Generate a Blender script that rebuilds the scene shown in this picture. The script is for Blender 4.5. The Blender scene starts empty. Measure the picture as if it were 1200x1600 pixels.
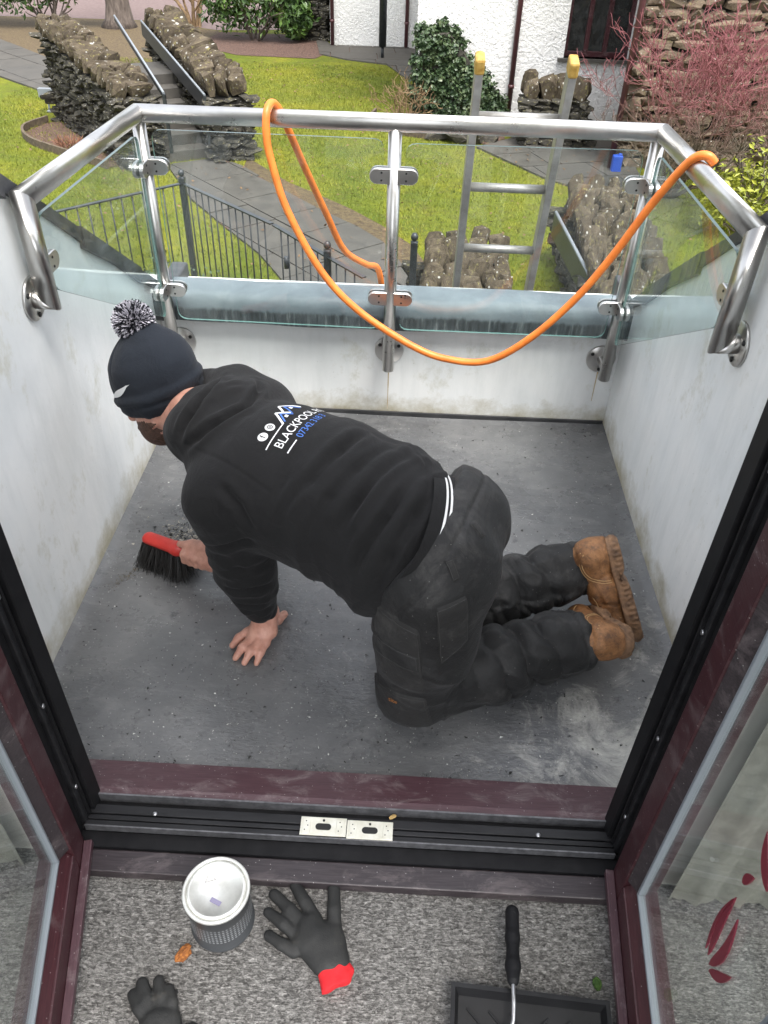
import bpy, bmesh, math, random
import numpy as np
from mathutils import Vector, Matrix

# ------------------------------------------------------------------ camera
scene = bpy.context.scene
col = scene.collection
cam_data = bpy.data.cameras.new('camera')
cam = bpy.data.objects.new('camera', cam_data)
col.objects.link(cam)
scene.camera = cam
cam_data.sensor_fit = 'VERTICAL'
cam_data.sensor_height = 24.0
cam_data.sensor_width = 18.0
cam_data.lens = 24.0 * 1225.0 / 1600.0
cam_data.clip_start = 0.02
cam_data.clip_end = 400
cam.matrix_world = Matrix(((0.99868, -0.04776, 0.01896, 0.0),
                           (0.04497, 0.63356, -0.77238, 0.0),
                           (0.02488, 0.77221, 0.63487, 1.5),
                           (0, 0, 0, 1)))

# ------------------------------------------------------------------ sky, sun, exposure
SUN_EL, SUN_AZ = math.radians(67), math.radians(150)      # azimuth measured from +Y towards +X
world = bpy.data.worlds.new('World')
scene.world = world
world.use_nodes = True
wn = world.node_tree.nodes
wl = world.node_tree.links
bg = wn['Background']
sky = wn.new('ShaderNodeTexSky')
sky.sky_type = 'NISHITA'
sky.sun_disc = False
sky.sun_elevation = SUN_EL
sky.sun_rotation = SUN_AZ
sky.air_density = 1.0
sky.dust_density = 4.0
sky.ozone_density = 1.0
hs = wn.new('ShaderNodeHueSaturation')
hs.inputs['Saturation'].default_value = 0.28
wl.new(sky.outputs[0], hs.inputs['Color'])
wl.new(hs.outputs[0], bg.inputs['Color'])
bg.inputs['Strength'].default_value = 0.15
sun_data = bpy.data.lights.new('sun', 'SUN')
sun_data.energy = 1.1
sun_data.angle = math.radians(24)
sun_data.color = (1.0, 0.97, 0.93)
sun = bpy.data.objects.new('sun', sun_data)
col.objects.link(sun)
sd = Vector((math.sin(SUN_AZ) * math.cos(SUN_EL), math.cos(SUN_AZ) * math.cos(SUN_EL), math.sin(SUN_EL)))
sun.rotation_euler = sd.to_track_quat('Z', 'Y').to_euler()
scene.view_settings.view_transform = 'Standard'
scene.view_settings.look = 'None'
scene.view_settings.gamma = 1.0
scene.view_settings.exposure = 1.8
scene.render.engine = 'CYCLES'
scene.cycles.max_bounces = 10
scene.cycles.transparent_max_bounces = 16

rng = random.Random(7)
nrng = np.random.default_rng(7)

# ------------------------------------------------------------------ object helpers
def link(o, parent=None):
    col.objects.link(o)
    if parent is not None:
        o.parent = parent
    return o

def tag(o, label=None, cat=None, group=None, kind=None):
    if label: o['label'] = label
    if cat: o['category'] = cat
    if group: o['group'] = group
    if kind: o['kind'] = kind
    return o

def empty(name, loc=(0, 0, 0), label=None, cat=None, group=None):
    o = bpy.data.objects.new(name, None)
    o.location = loc
    o.empty_display_size = 0.05
    col.objects.link(o)
    return tag(o, label, cat, group)

class MB:
    """collects polygons; build() links them as one mesh object"""
    def __init__(s):
        s.v = []; s.f = []; s.sm = []
    def poly(s, pts, smooth=False):
        n = len(s.v); s.v += [tuple(p) for p in pts]
        s.f.append(tuple(range(n, n + len(pts)))); s.sm.append(smooth)
    def box(s, lo, hi, M=None, bevel=0.0):
        x0, y0, z0 = lo; x1, y1, z1 = hi
        if bevel > 0:
            bm = bmesh.new()
            bmesh.ops.create_cube(bm, size=1.0)
            bmesh.ops.scale(bm, vec=(x1 - x0, y1 - y0, z1 - z0), verts=bm.verts)
            bmesh.ops.translate(bm, vec=((x0 + x1) / 2, (y0 + y1) / 2, (z0 + z1) / 2), verts=bm.verts)
            bmesh.ops.bevel(bm, geom=list(bm.edges), offset=bevel, segments=2, affect='EDGES', profile=0.5)
            s.bm(bm, M); bm.free(); return s
        P = [(x0,y0,z0),(x1,y0,z0),(x1,y1,z0),(x0,y1,z0),(x0,y0,z1),(x1,y0,z1),(x1,y1,z1),(x0,y1,z1)]
        if M is not None: P = [tuple(M @ Vector(p)) for p in P]
        n = len(s.v); s.v += P
        for f in ((0,3,2,1),(4,5,6,7),(0,1,5,4),(1,2,6,5),(2,3,7,6),(3,0,4,7)):
            s.f.append(tuple(n + i for i in f)); s.sm.append(False)
        return s
    def bm(s, bm, M=None, smooth=False):
        n = len(s.v)
        bm.verts.ensure_lookup_table()
        for i, v in enumerate(bm.verts):
            v.index = i
            s.v.append(tuple(M @ v.co) if M is not None else tuple(v.co))
        for f in bm.faces:
            s.f.append(tuple(n + v.index for v in f.verts)); s.sm.append(smooth)
    def prism(s, pts, ax, a, b):
        """polygon pts (2D) extruded along axis ax from a to b"""
        def mk(p, t):
            if ax == 0: return (t, p[0], p[1])
            if ax == 1: return (p[0], t, p[1])
            return (p[0], p[1], t)
        n = len(s.v); k = len(pts)
        s.v += [mk(p, a) for p in pts] + [mk(p, b) for p in pts]
        s.f.append(tuple(n + i for i in range(k))); s.sm.append(False)
        s.f.append(tuple(n + k + i for i in reversed(range(k)))); s.sm.append(False)
        for i in range(k):
            j = (i + 1) % k
            s.f.append((n + i, n + k + i, n + k + j, n + j)); s.sm.append(False)
        return s
    def tube(s, pts, r, n=12, cap=True, smooth=True, M=None):
        pts = [Vector(p) for p in pts]
        m = len(pts)
        rs = r if isinstance(r, (list, tuple)) else [r] * m
        tang = []
        for i in range(m):
            if i == 0: t = pts[1] - pts[0]
            elif i == m - 1: t = pts[-1] - pts[-2]
            else: t = (pts[i + 1] - pts[i]).normalized() + (pts[i] - pts[i - 1]).normalized()
            tang.append(t.normalized())
        up = Vector((0, 0, 1)) if abs(tang[0].z) < 0.9 else Vector((1, 0, 0))
        nx = tang[0].cross(up).normalized()
        base = len(s.v)
        for i in range(m):
            nx = (nx - tang[i] * nx.dot(tang[i])).normalized()
            ny = tang[i].cross(nx)
            k = 1.0
            if 0 < i < m - 1:
                c = tang[i].dot((pts[i] - pts[i - 1]).normalized())
                k = 1.0
            for j in range(n):
                a = 2 * math.pi * j / n
                p = pts[i] + (nx * math.cos(a) + ny * math.sin(a)) * rs[i] * k
                s.v.append(tuple(M @ p) if M is not None else tuple(p))
        for i in range(m - 1):
            for j in range(n):
                a = base + i * n + j; b = base + i * n + (j + 1) % n
                s.f.append((a, b, b + n, a + n)); s.sm.append(smooth)
        if cap:
            s.f.append(tuple(base + j for j in reversed(range(n)))); s.sm.append(False)
            s.f.append(tuple(base + (m - 1) * n + j for j in range(n))); s.sm.append(False)
        return s
    def mitre(s, a, b, na, nb, r, n=28):
        """tube from a to b, its ends cut by planes with normals na, nb"""
        a, b, na, nb = Vector(a), Vector(b), Vector(na), Vector(nb); d = (b - a).normalized()
        up = Vector((0, 0, 1)) if abs(d.z) < 0.9 else Vector((1, 0, 0)); nx = d.cross(up).normalized(); ny = d.cross(nx); base = len(s.v)
        for c, pn in ((a, na), (b, nb)):
            for j in range(n):
                q = (nx * math.cos(2 * math.pi * j / n) + ny * math.sin(2 * math.pi * j / n)) * r
                s.v.append(tuple(c + q - d * (q.dot(pn) / d.dot(pn))))
        for j in range(n):
            k = (j + 1) % n; s.f.append((base + j, base + k, base + n + k, base + n + j)); s.sm.append(True)
        s.f.append(tuple(base + j for j in reversed(range(n)))); s.sm.append(False); s.f.append(tuple(base + n + j for j in range(n))); s.sm.append(False)
        return s
    def cyl(s, a, b, r, n=16, r2=None):
        return s.tube([a, b], [r, r if r2 is None else r2], n)
    def lathe(s, prof, c=(0, 0, 0), n=32, M=None, smooth=True):
        base = len(s.v); k = len(prof)
        for j in range(n):
            a = 2 * math.pi * j / n
            for (r, z) in prof:
                p = Vector((c[0] + r * math.cos(a), c[1] + r * math.sin(a), c[2] + z))
                s.v.append(tuple(M @ p) if M is not None else tuple(p))
        for j in range(n):
            for i in range(k - 1):
                a = base + j * k + i; b = base + ((j + 1) % n) * k + i
                s.f.append((a, b, b + 1, a + 1)); s.sm.append(smooth)
        return s
    def build(s, name, mat, parent=None, mats=None):
        me = bpy.data.meshes.new(name)
        me.from_pydata(s.v, [], s.f)
        me.polygons.foreach_set('use_smooth', s.sm)
        me.validate(); me.update()
        if mats:
            for m in mats: me.materials.append(m)
        else:
            me.materials.append(mat)
        bmx = bmesh.new(); bmx.from_mesh(me)
        bmesh.ops.recalc_face_normals(bmx, faces=bmx.faces)
        bmx.to_mesh(me); bmx.free()
        o = bpy.data.objects.new(name, me)
        return link(o, parent)

def arrmesh(name, V, F, mat, parent=None, smooth=True):
    me = bpy.data.meshes.new(name)
    V = np.asarray(V, dtype=np.float32); F = np.asarray(F, dtype=np.int32)
    k = F.shape[1]
    me.vertices.add(len(V)); me.vertices.foreach_set('co', V.ravel())
    me.loops.add(F.size); me.loops.foreach_set('vertex_index', F.ravel())
    me.polygons.add(len(F))
    me.polygons.foreach_set('loop_start', np.arange(0, F.size, k, dtype=np.int32))
    me.polygons.foreach_set('loop_total', np.full(len(F), k, dtype=np.int32))
    me.polygons.foreach_set('use_smooth', np.full(len(F), smooth))
    me.update(calc_edges=True); me.validate()
    if mat is not None: me.materials.append(mat)
    return link(bpy.data.objects.new(name, me), parent)

# ------------------------------------------------------------------ material helpers
def mat(name, color=(0.5, 0.5, 0.5), rough=0.6, metal=0.0, spec=0.5):
    m = bpy.data.materials.new(name)
    m.use_nodes = True
    b = m.node_tree.nodes['Principled BSDF']
    b.inputs['Base Color'].default_value = (*color, 1)
    b.inputs['Roughness'].default_value = rough
    b.inputs['Metallic'].default_value = metal
    b.inputs['Specular IOR Level'].default_value = spec
    return m

class NT:
    def __init__(s, m):
        s.m = m; s.n = m.node_tree.nodes; s.l = m.node_tree.links; s.b = s.n['Principled BSDF']
        s.tc = s.n.new('ShaderNodeTexCoord')
    def co(s, scale=(1, 1, 1), kind='Object', rot=(0, 0, 0), loc=(0, 0, 0)):
        mp = s.n.new('ShaderNodeMapping')
        mp.inputs['Scale'].default_value = scale
        mp.inputs['Rotation'].default_value = rot
        mp.inputs['Location'].default_value = loc
        s.l.new(s.tc.outputs[kind], mp.inputs[0])
        return mp.outputs[0]
    def noise(s, co, scale, detail=4, rough=0.55, dist=0.0, out='Fac'):
        t = s.n.new('ShaderNodeTexNoise')
        t.inputs['Scale'].default_value = scale; t.inputs['Detail'].default_value = detail
        t.inputs['Roughness'].default_value = rough; t.inputs['Distortion'].default_value = dist
        s.l.new(co, t.inputs['Vector'])
        return t.outputs[out]
    def voro(s, co, scale, feature='F1', out='Distance', rand=1.0):
        t = s.n.new('ShaderNodeTexVoronoi'); t.feature = feature
        t.inputs['Scale'].default_value = scale; t.inputs['Randomness'].default_value = rand
        s.l.new(co, t.inputs['Vector'])
        return t.outputs[out]
    def ramp(s, fac, stops):
        r = s.n.new('ShaderNodeValToRGB')
        e = r.color_ramp.elements
        while len(e) < len(stops): e.new(0.5)
        for i, (p, c) in enumerate(stops):
            e[i].position = p
            e[i].color = (*c, 1) if hasattr(c, '__len__') else (c, c, c, 1)
        s.l.new(fac, r.inputs[0])
        return r.outputs[0]
    def mix(s, fac, a, b, mode='MIX'):
        m = s.n.new('ShaderNodeMix'); m.data_type = 'RGBA'; m.blend_type = mode
        for i, x in ((0, fac), (6, a), (7, b)):
            if hasattr(x, 'is_linked') or hasattr(x, 'links'): s.l.new(x, m.inputs[i])
            elif hasattr(x, '__len__'): m.inputs[i].default_value = (*x, 1)
            else: m.inputs[i].default_value = x
        return m.outputs[2]
    def math(s, op, a, b=0.0, c=0.0, clamp=False):
        m = s.n.new('ShaderNodeMath'); m.operation = op; m.use_clamp = clamp
        for i, x in enumerate((a, b, c)):
            if hasattr(x, 'links'): s.l.new(x, m.inputs[i])
            else: m.inputs[i].default_value = x
        return m.outputs[0]
    def sep(s, co):
        x = s.n.new('ShaderNodeSeparateXYZ'); s.l.new(co, x.inputs[0]); return x.outputs
    def objrand(s):
        t = s.n.new('ShaderNodeObjectInfo'); return t.outputs['Random']
    def color(s, c): s.l.new(c, s.b.inputs['Base Color'])
    def roughness(s, c): s.l.new(c, s.b.inputs['Roughness'])
    def bump(s, h, strength=0.3, dist=0.01):
        b = s.n.new('ShaderNodeBump')
        b.inputs['Strength'].default_value = strength; b.inputs['Distance'].default_value = dist
        s.l.new(h, b.inputs['Height'])
        prev = s.b.inputs['Normal']
        if prev.is_linked: s.l.new(prev.links[0].from_socket, b.inputs['Normal'])
        s.l.new(b.outputs[0], prev)

def varied(name, c1, c2, scale=20, rough=0.7, bump=0.3, bdist=0.005, detail=5, metal=0.0, spec=0.5, stretch=(1, 1, 1)):
    m = mat(name, c1, rough, metal, spec); t = NT(m)
    co = t.co(stretch)
    n = t.noise(co, scale, detail)
    t.color(t.ramp(n, [(0.32, c1), (0.68, c2)]))
    if bump: t.bump(n, bump, bdist)
    return m
# ------------------------------------------------------------------ materials of the balcony and the room
def make_render_wall():
    m = mat('white_render', (0.62, 0.63, 0.62), 0.8); t = NT(m)
    co = t.co()
    x, y, z = t.sep(co)
    big = t.noise(co, 2.2, 5, 0.6)
    base = t.ramp(big, [(0.3, (0.66, 0.68, 0.68)), (0.5, (0.76, 0.775, 0.77)), (0.72, (0.835, 0.835, 0.815))])
    # trowelled, vertical run marks
    run = t.noise(t.co((14, 14, 2.2)), 1.6, 6, 0.65)
    base = t.mix(t.ramp(run, [(0.45, 0.0), (0.75, 0.45)]), base, (0.60, 0.62, 0.61))
    # ochre algae and splash dirt along the foot of the wall
    n2 = t.noise(co, 9, 6, 0.7)
    low = t.math('SUBTRACT', 0.62, t.math('MULTIPLY', z, 5.5))
    dirt = t.math('MULTIPLY', t.math('ADD', low, t.math('MULTIPLY', t.math('SUBTRACT', n2, 0.5), 1.5)), 1.0, clamp=True)
    base = t.mix(t.ramp(dirt, [(0.10, 0.0), (0.65, 0.85)]), base, (0.34, 0.30, 0.19))
    # scattered mossy stains
    st = t.noise(t.co((1.3, 1.3, 0.9), loc=(3, 7, 1)), 4.5, 7, 0.72)
    base = t.mix(t.ramp(st, [(0.57, 0.0), (0.68, 0.6)]), base, (0.50, 0.49, 0.40))
    sp = t.voro(co, 55)
    spm = t.ramp(sp, [(0.05, 0.5), (0.10, 0.0)])
    base = t.mix(t.math('MULTIPLY', spm, t.ramp(n2, [(0.5, 0.0), (0.62, 1.0)])), base, (0.16, 0.16, 0.13))
    t.color(base)
    f = t.noise(co, 42, 6, 0.6)
    t.bump(f, 0.22, 0.004); t.bump(big, 0.25, 0.02)
    return m
M_wall = make_render_wall()

def make_membrane():
    m = mat('grey_membrane', (0.08, 0.082, 0.085), 0.55, spec=0.75); t = NT(m)
    co = t.co()
    x, y, z = t.sep(co)
    big = t.noise(co, 2.6, 6, 0.6, 0.4)
    base = t.ramp(big, [(0.28, (0.072, 0.074, 0.078)), (0.52, (0.108, 0.110, 0.113)), (0.74, (0.17, 0.17, 0.169))])
    # dried sweep marks and lighter scuffing, heaviest in the right-hand corner by the sill
    strk = t.noise(t.co((3, 7, 1), rot=(0, 0, 0.5)), 2.0, 10, 0.76, 1.2)
    base = t.mix(t.ramp(strk, [(0.50, 0.0), (0.72, 0.6)]), base, (0.21, 0.21, 0.205))
    corner = t.math('ADD', t.math('MULTIPLY', x, 1.5), t.math('MULTIPLY', y, -1.35))
    blot = t.noise(co, 7, 9, 0.75, 0.8)
    cm = t.math('ADD', t.math('ADD', corner, 1.12), t.math('MULTIPLY', t.math('SUBTRACT', blot, 0.5), 3.2), clamp=True)
    base = t.mix(t.ramp(cm, [(0.2, 0.0), (0.9, 0.85)]), base, (0.55, 0.54, 0.49))
    spk = t.voro(co, 70)
    base = t.mix(t.ramp(spk, [(0.07, 0.55), (0.13, 0.0)]), base, (0.42, 0.42, 0.40))
    dk = t.noise(co, 31, 8, 0.7)
    base = t.mix(t.ramp(dk, [(0.58, 0.0), (0.68, 0.75)]), base, (0.045, 0.046, 0.048))
    t.color(base)
    t.roughness(t.ramp(t.noise(co, 5, 6, 0.65), [(0.32, 0.16), (0.68, 0.44)]))
    h = t.noise(t.co((1, 2.2, 1)), 60, 7, 0.65)
    t.bump(h, 0.40, 0.003)
    t.bump(t.noise(co, 6, 4), 0.35, 0.02)
    return m
M_floor = make_membrane()
M_upstand = varied('black_membrane_edge', (0.022, 0.023, 0.025), (0.05, 0.05, 0.052), 14, 0.5, 0.4, 0.004)

def make_rosewood(name, c1, c2, rough, dusty=0.5):
    m = mat(name, c1, rough); t = NT(m)
    g = t.noise(t.co((4, 70, 70)), 5, 6, 0.65)
    big = t.noise(t.co(), 5, 5, 0.65)
    c = t.ramp(g, [(0.3, c1), (0.7, c2)])
    dust = t.ramp(t.noise(t.co((5, 9, 9), rot=(0, 0, 0.6)), 2.2, 9, 0.74, 0.5), [(0.52, 0.0), (0.76, dusty)])
    c = t.mix(dust, c, (0.24, 0.20, 0.20))
    spk = t.voro(t.co(), 95)
    c = t.mix(t.ramp(spk, [(0.05, 0.7), (0.10, 0.0)]), c, (0.45, 0.44, 0.42))
    t.color(c)
    t.bump(g, 0.25, 0.0015)
    t.roughness(t.ramp(big, [(0.3, rough - 0.08), (0.7, rough + 0.15)]))
    return m
M_rose = make_rosewood('rosewood_foil', (0.030, 0.008, 0.011), (0.060, 0.018, 0.022), 0.36)
M_rose_sill = make_rosewood('weathered_rosewood_foil', (0.050, 0.022, 0.029), (0.090, 0.045, 0.053), 0.42, 0.85)
M_board = make_rosewood('dark_oak_board', (0.018, 0.013, 0.015), (0.045, 0.036, 0.040), 0.38)
M_rubber = varied('black_rubber', (0.004, 0.004, 0.005), (0.009, 0.009, 0.010), 30, 0.6, 0.1, 0.001, spec=0.25)
M_track = varied('black_track', (0.008, 0.008, 0.009), (0.020, 0.020, 0.022), 40, 0.45, 0.15, 0.001, spec=0.3, stretch=(0.2, 1, 1))
M_gasket = mat('grey_gasket', (0.20, 0.22, 0.24), 0.5)
M_alu = varied('bare_aluminium_edge', (0.45, 0.45, 0.46), (0.6, 0.6, 0.62), 60, 0.3, 0.1, 0.0005, metal=0.9)

M_edge = varied('dull_metal_edge', (0.10, 0.10, 0.105), (0.20, 0.20, 0.21), 60, 0.5, 0.1, 0.0005, metal=0.6)
def make_steel():
    m = mat('brushed_stainless', (0.55, 0.54, 0.52), 0.24, 1.0); t = NT(m)
    n = t.noise(t.co((3, 90, 90)), 3, 6, 0.6)
    n2 = t.noise(t.co(), 9, 7, 0.7)
    c = t.ramp(n2, [(0.3, (0.50, 0.49, 0.47)), (0.6, (0.62, 0.61, 0.59))])
    t.color(c)
    t.roughness(t.ramp(n2, [(0.3, 0.26), (0.7, 0.34)]))
    return m
M_steel = make_steel()
M_dark = mat('dark_hole', (0.012, 0.012, 0.012), 0.6)

def make_glass(name, tint, haze=0.015, ior=1.5):
    m = bpy.data.materials.new(name); m.use_nodes = True
    n = m.node_tree.nodes; l = m.node_tree.links
    n.remove(n['Principled BSDF'])
    out = n['Material Output']
    tr = n.new('ShaderNodeBsdfTransparent'); tr.inputs[0].default_value = (*tint, 1)
    gl = n.new('ShaderNodeBsdfGlossy'); gl.inputs['Color'].default_value = (0.95, 0.98, 0.98, 1); gl.inputs['Roughness'].default_value = 0.004
    df = n.new('ShaderNodeBsdfDiffuse'); df.inputs[0].default_value = (0.7, 0.75, 0.75, 1)
    fr = n.new('ShaderNodeFresnel'); gb = n.new('ShaderNodeNewGeometry'); mr = n.new('ShaderNodeMapRange'); mr.inputs['To Min'].default_value = ior; mr.inputs['To Max'].default_value = 1.0 / ior
    l.new(gb.outputs['Backfacing'], mr.inputs['Value']); l.new(mr.outputs[0], fr.inputs['IOR'])
    mx = n.new('ShaderNodeMixShader'); l.new(fr.outputs[0], mx.inputs[0]); l.new(tr.outputs[0], mx.inputs[1]); l.new(gl.outputs[0], mx.inputs[2])
    tc = n.new('ShaderNodeTexCoord'); nz = n.new('ShaderNodeTexNoise'); nz.inputs['Scale'].default_value = 6; nz.inputs['Detail'].default_value = 8; nz.inputs['Roughness'].default_value = 0.7
    l.new(tc.outputs['Object'], nz.inputs['Vector'])
    rp = n.new('ShaderNodeValToRGB'); rp.color_ramp.elements[0].position = 0.4; rp.color_ramp.elements[0].color = (haze * 0.4,) * 3 + (1,)
    rp.color_ramp.elements[1].position = 0.75; rp.color_ramp.elements[1].color = (haze * 3.5,) * 3 + (1,)
    l.new(nz.outputs[0], rp.inputs[0])
    m2 = n.new('ShaderNodeMixShader'); l.new(rp.outputs[0], m2.inputs[0]); l.new(mx.outputs[0], m2.inputs[1]); l.new(df.outputs[0], m2.inputs[2])
    l.new(m2.outputs[0], out.inputs['Surface'])
    return m
M_glass = make_glass('clear_toughened_glass', (0.965, 0.985, 0.98), 0.005)
M_glass_side = make_glass('side_pane_glass', (0.95, 0.985, 0.98), 0.018, 1.5)
M_glass_in = make_glass('door_glass', (0.93, 0.95, 0.94), 0.02)
M_glass_edge = mat('green_glass_edge', (0.12, 0.22, 0.20), 0.2)

def make_lead():
    m = mat('blue_grey_capping', (0.22, 0.26, 0.28), 0.32); t = NT(m)
    co = t.co()
    n = t.noise(co, 6, 7, 0.65, 0.5)
    c = t.ramp(n, [(0.3, (0.12, 0.145, 0.165)), (0.55, (0.18, 0.215, 0.235)), (0.75, (0.26, 0.295, 0.31))])
    cz = t.sep(co)[2]
    side = t.ramp(t.math('ADD', cz, t.math('MULTIPLY', t.math('SUBTRACT', t.noise(t.co((30, 5, 5)), 1.5, 5, 0.7), 0.5), 0.03)), [(0.394, 1.0), (0.404, 0.0)])
    strk = t.noise(t.co((42, 6, 5)), 1.6, 5, 0.7)
    wet = t.ramp(strk, [(0.40, (0.030, 0.036, 0.040)), (0.56, (0.075, 0.09, 0.095)), (0.72, (0.30, 0.32, 0.32))])
    c = t.mix(side, c, wet)
    t.color(c)
    t.roughness(t.ramp(n, [(0.3, 0.42), (0.7, 0.65)]))
    t.bump(n, 0.3, 0.008)
    return m
M_lead = make_lead()
M_slate = varied('roof_slate', (0.028, 0.03, 0.034), (0.07, 0.072, 0.078), 18, 0.5, 0.5, 0.006)

def make_carpet():
    m = mat('salt_and_pepper_carpet', (0.2, 0.2, 0.2), 0.95, spec=0.15); t = NT(m)
    co = t.co((1, 1.0, 1), rot=(0, 0, 0.7))
    a = t.noise(t.co((1, 1.7, 1), rot=(0, 0, 0.75)), 135, 3, 0.7, 0.8)
    b = t.voro(t.co((1, 1.5, 1), rot=(0, 0, 0.75)), 120, out='Color')
    bs = t.sep(b)
    c1 = t.ramp(a, [(0.36, (0.034, 0.032, 0.030)), (0.47, (0.145, 0.139, 0.130)), (0.55, (0.29, 0.278, 0.262)), (0.68, (0.58, 0.56, 0.53))])
    c2 = t.ramp(bs[0], [(0.0, (0.07, 0.067, 0.063)), (0.5, (0.23, 0.222, 0.21)), (1.0, (0.47, 0.455, 0.43))])
    c = t.mix(0.40, c1, c2)
    # ribs laid in alternating slants
    ra = t.noise(t.co((1, 6, 1), rot=(0, 0, 0.75)), 48, 3, 0.6); rb = t.noise(t.co((1, 6, 1), rot=(0, 0, -0.75)), 48, 3, 0.6)
    zig = t.math('GREATER_THAN', t.math('SINE', t.math('MULTIPLY', t.sep(t.co())[0], 62.0)), 0.0)
    rib = t.mix(zig, ra, rb)
    c = t.mix(t.ramp(rib, [(0.40, 0.50), (0.58, 0.0)]), c, (0.06, 0.056, 0.051))
    big = t.noise(t.co(), 4, 5, 0.6)
    c = t.mix(t.ramp(big, [(0.35, 0.25), (0.65, 0.0)]), c, (0.10, 0.10, 0.098))
    t.color(c)
    t.bump(a, 1.0, 0.006); t.bump(rib, 0.8, 0.006)
    return m
M_carpet = make_carpet()
M_plaster = varied('room_plaster', (0.70, 0.68, 0.62), (0.76, 0.74, 0.68), 6, 0.9, 0.1, 0.003)
M_curtain = varied('cream_curtain', (0.15, 0.146, 0.12), (0.22, 0.215, 0.18), 40, 0.9, 0.2, 0.002)

# ------------------------------------------------------------------ balcony shell
XL, XR, YB, YD = -0.81, 0.70, 2.36, 0.915
def roof_z(y): return 1.0 - 0.69 * (y - 1.57)

g = MB(); nx, ny = 90, 90
for j in range(ny + 1):
    for i in range(nx + 1):
        x = XL + (XR - XL) * i / nx; y = 0.86 + (YB - 0.86) * j / ny
        e = min(x - XL, XR - x, YB - y)
        z = 0.004 * math.sin(x * 5.1 + 1) * math.sin(y * 4.3) + (0.010 * max(0, 1 - e / 0.035) ** 2)
        g.v.append((x, y, z))
for j in range(ny):
    for i in range(nx):
        a = j * (nx + 1) + i
        g.f.append((a, a + 1, a + nx + 2, a + nx + 1)); g.sm.append(True)
balcony_floor = tag(g.build('balcony_floor', M_floor), kind='structure')

def cheek(name, x_in, x_out, label):
    root = empty(name, ((x_in + x_out) / 2, 1.6, 0), label, 'wall')
    def loc(o):
        o.matrix_parent_inverse = Matrix.Translation(-root.location); return o
    w = MB(); lo, hi = sorted((x_in, x_out))
    w.prism([(0.835, -0.3), (YB - 0.001, -0.3), (YB - 0.001, 0.44), (0.835, roof_z(0.835) - 0.02)], 0, lo, hi)
    loc(w.build('render_coat', M_wall, root))
    s = 1 if x_out > x_in else -1
    # lead flashing dressed over the top edge, lapped in short lengths
    ys = [0.84, 1.18, 1.52, 1.86, 2.20, 2.43]
    for k in range(len(ys) - 1):
        fl = MB(); y0, y1 = ys[k], ys[k + 1] + 0.02
        dz = 0.004 * (k % 2)
        drop = [0.030, 0.040, 0.024, 0.036, 0.028][k]
        xi = x_in - s * (0.010 + dz)
        a = [(y0, roof_z(y0) + 0.012 + dz), (y1, roof_z(y1) + 0.012 + dz), (y1, roof_z(y1) - drop), ((y0 + y1) / 2, roof_z((y0 + y1) / 2) - drop * 0.75), (y0, roof_z(y0) - drop * 1.1)]
        l2, h2 = sorted((xi, x_in + s * 0.20))
        fl.prism(a, 0, l2, h2)
        loc(fl.build('flashing', M_slate, root))
    return root
cheek('balcony_wall', XL, XL - 0.14, 'stained white rendered cheek wall beside the man\'s head, sloping down with the roof')
cheek('balcony_wall', XR, XR + 0.14, 'stained white rendered cheek wall beside the man\'s boots, sloping down with the roof')

pw = empty('parapet_wall', (-0.05, 2.45, 0), 'low white rendered parapet wall with blue-grey capping under the glass balustrade', 'wall')
def lpw(o):
    o.matrix_parent_inverse = Matrix.Translation(-pw.location); return o
w = MB(); w.box((XL - 0.13, YB, -0.3), (XR + 0.13, YB + 0.2, 0.40))
lpw(w.build('render_coat', M_wall, pw))
# membrane upstand: a thin black strip at the foot of the wall
w = MB(); w.box((XL + 0.002, YB - 0.006, -0.002), (XR - 0.002, YB + 0.004, 0.022), bevel=0.002)
lpw(w.build('upstand', M_upstand, pw))
# rounded, slightly wavy capping
g = MB(); prof = []
for t_ in np.linspace(0, 1, 5): prof.append((-0.045, 0.355 + 0.055 * t_))
for t_ in np.linspace(0, math.pi / 2, 7)[1:]: prof.append((-0.045 + 0.035 * (1 - math.cos(t_)), 0.41 + 0.042 * math.sin(t_)))
prof += [(0.01, 0.456), (0.04, 0.458), (0.065, 0.455), (0.09, 0.44), (0.16, 0.40), (0.23, 0.36), (0.25, 0.33)]
nxs = 60; k = len(prof)
for i in range(nxs + 1):
    x = XL + 0.045 + (XR - XL - 0.05) * i / nxs
    for (dy, z) in prof:
        wv = 0.003 * math.sin(x * 5 + dy * 9) + 0.0015 * math.sin(x * 19 + z * 31)
        g.v.append((x, YB + dy + wv, z + 0.6 * wv))
for i in range(nxs):
    for j in range(k - 1):
        a = i * k + j; g.f.append((a, a + k, a + k + 1, a + 1)); g.sm.append(True)
g.f.append(tuple(range(k))); g.sm.append(False); g.f.append(tuple(nxs * k + j for j in range(k))); g.sm.append(False)
lpw(g.build('capping', M_lead, pw))
g = MB(); g.box((XL - 0.005, YB - 0.052, 0.352), (XL + 0.05, YB + 0.22, 0.445), bevel=0.008); lpw(g.build('capping_end', M_slate, pw))
g = MB(); g.box((XR - 0.012, YB - 0.052, 0.352), (XR + 0.01, YB + 0.22, 0.462), bevel=0.006); lpw(g.build('capping_end', M_slate, pw))

# thin rust runs below the steel flanges
M_rust_run = varied('rust_run', (0.42, 0.30, 0.14), (0.60, 0.52, 0.38), 40, 0.9, 0.1, 0.001)
for xr_, zr0, zr1 in ((-0.058, 0.215, 0.03), (0.643, 0.215, 0.10)):
    m = MB(); m.prism([(xr_ - 0.0022, zr0), (xr_ + 0.0022, zr0), (xr_ + 0.0006, zr1), (xr_ - 0.001, zr1)], 1, YB - 0.0012, YB + 0.002); lpw(m.build('rust_run', M_rust_run, pw))

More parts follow.
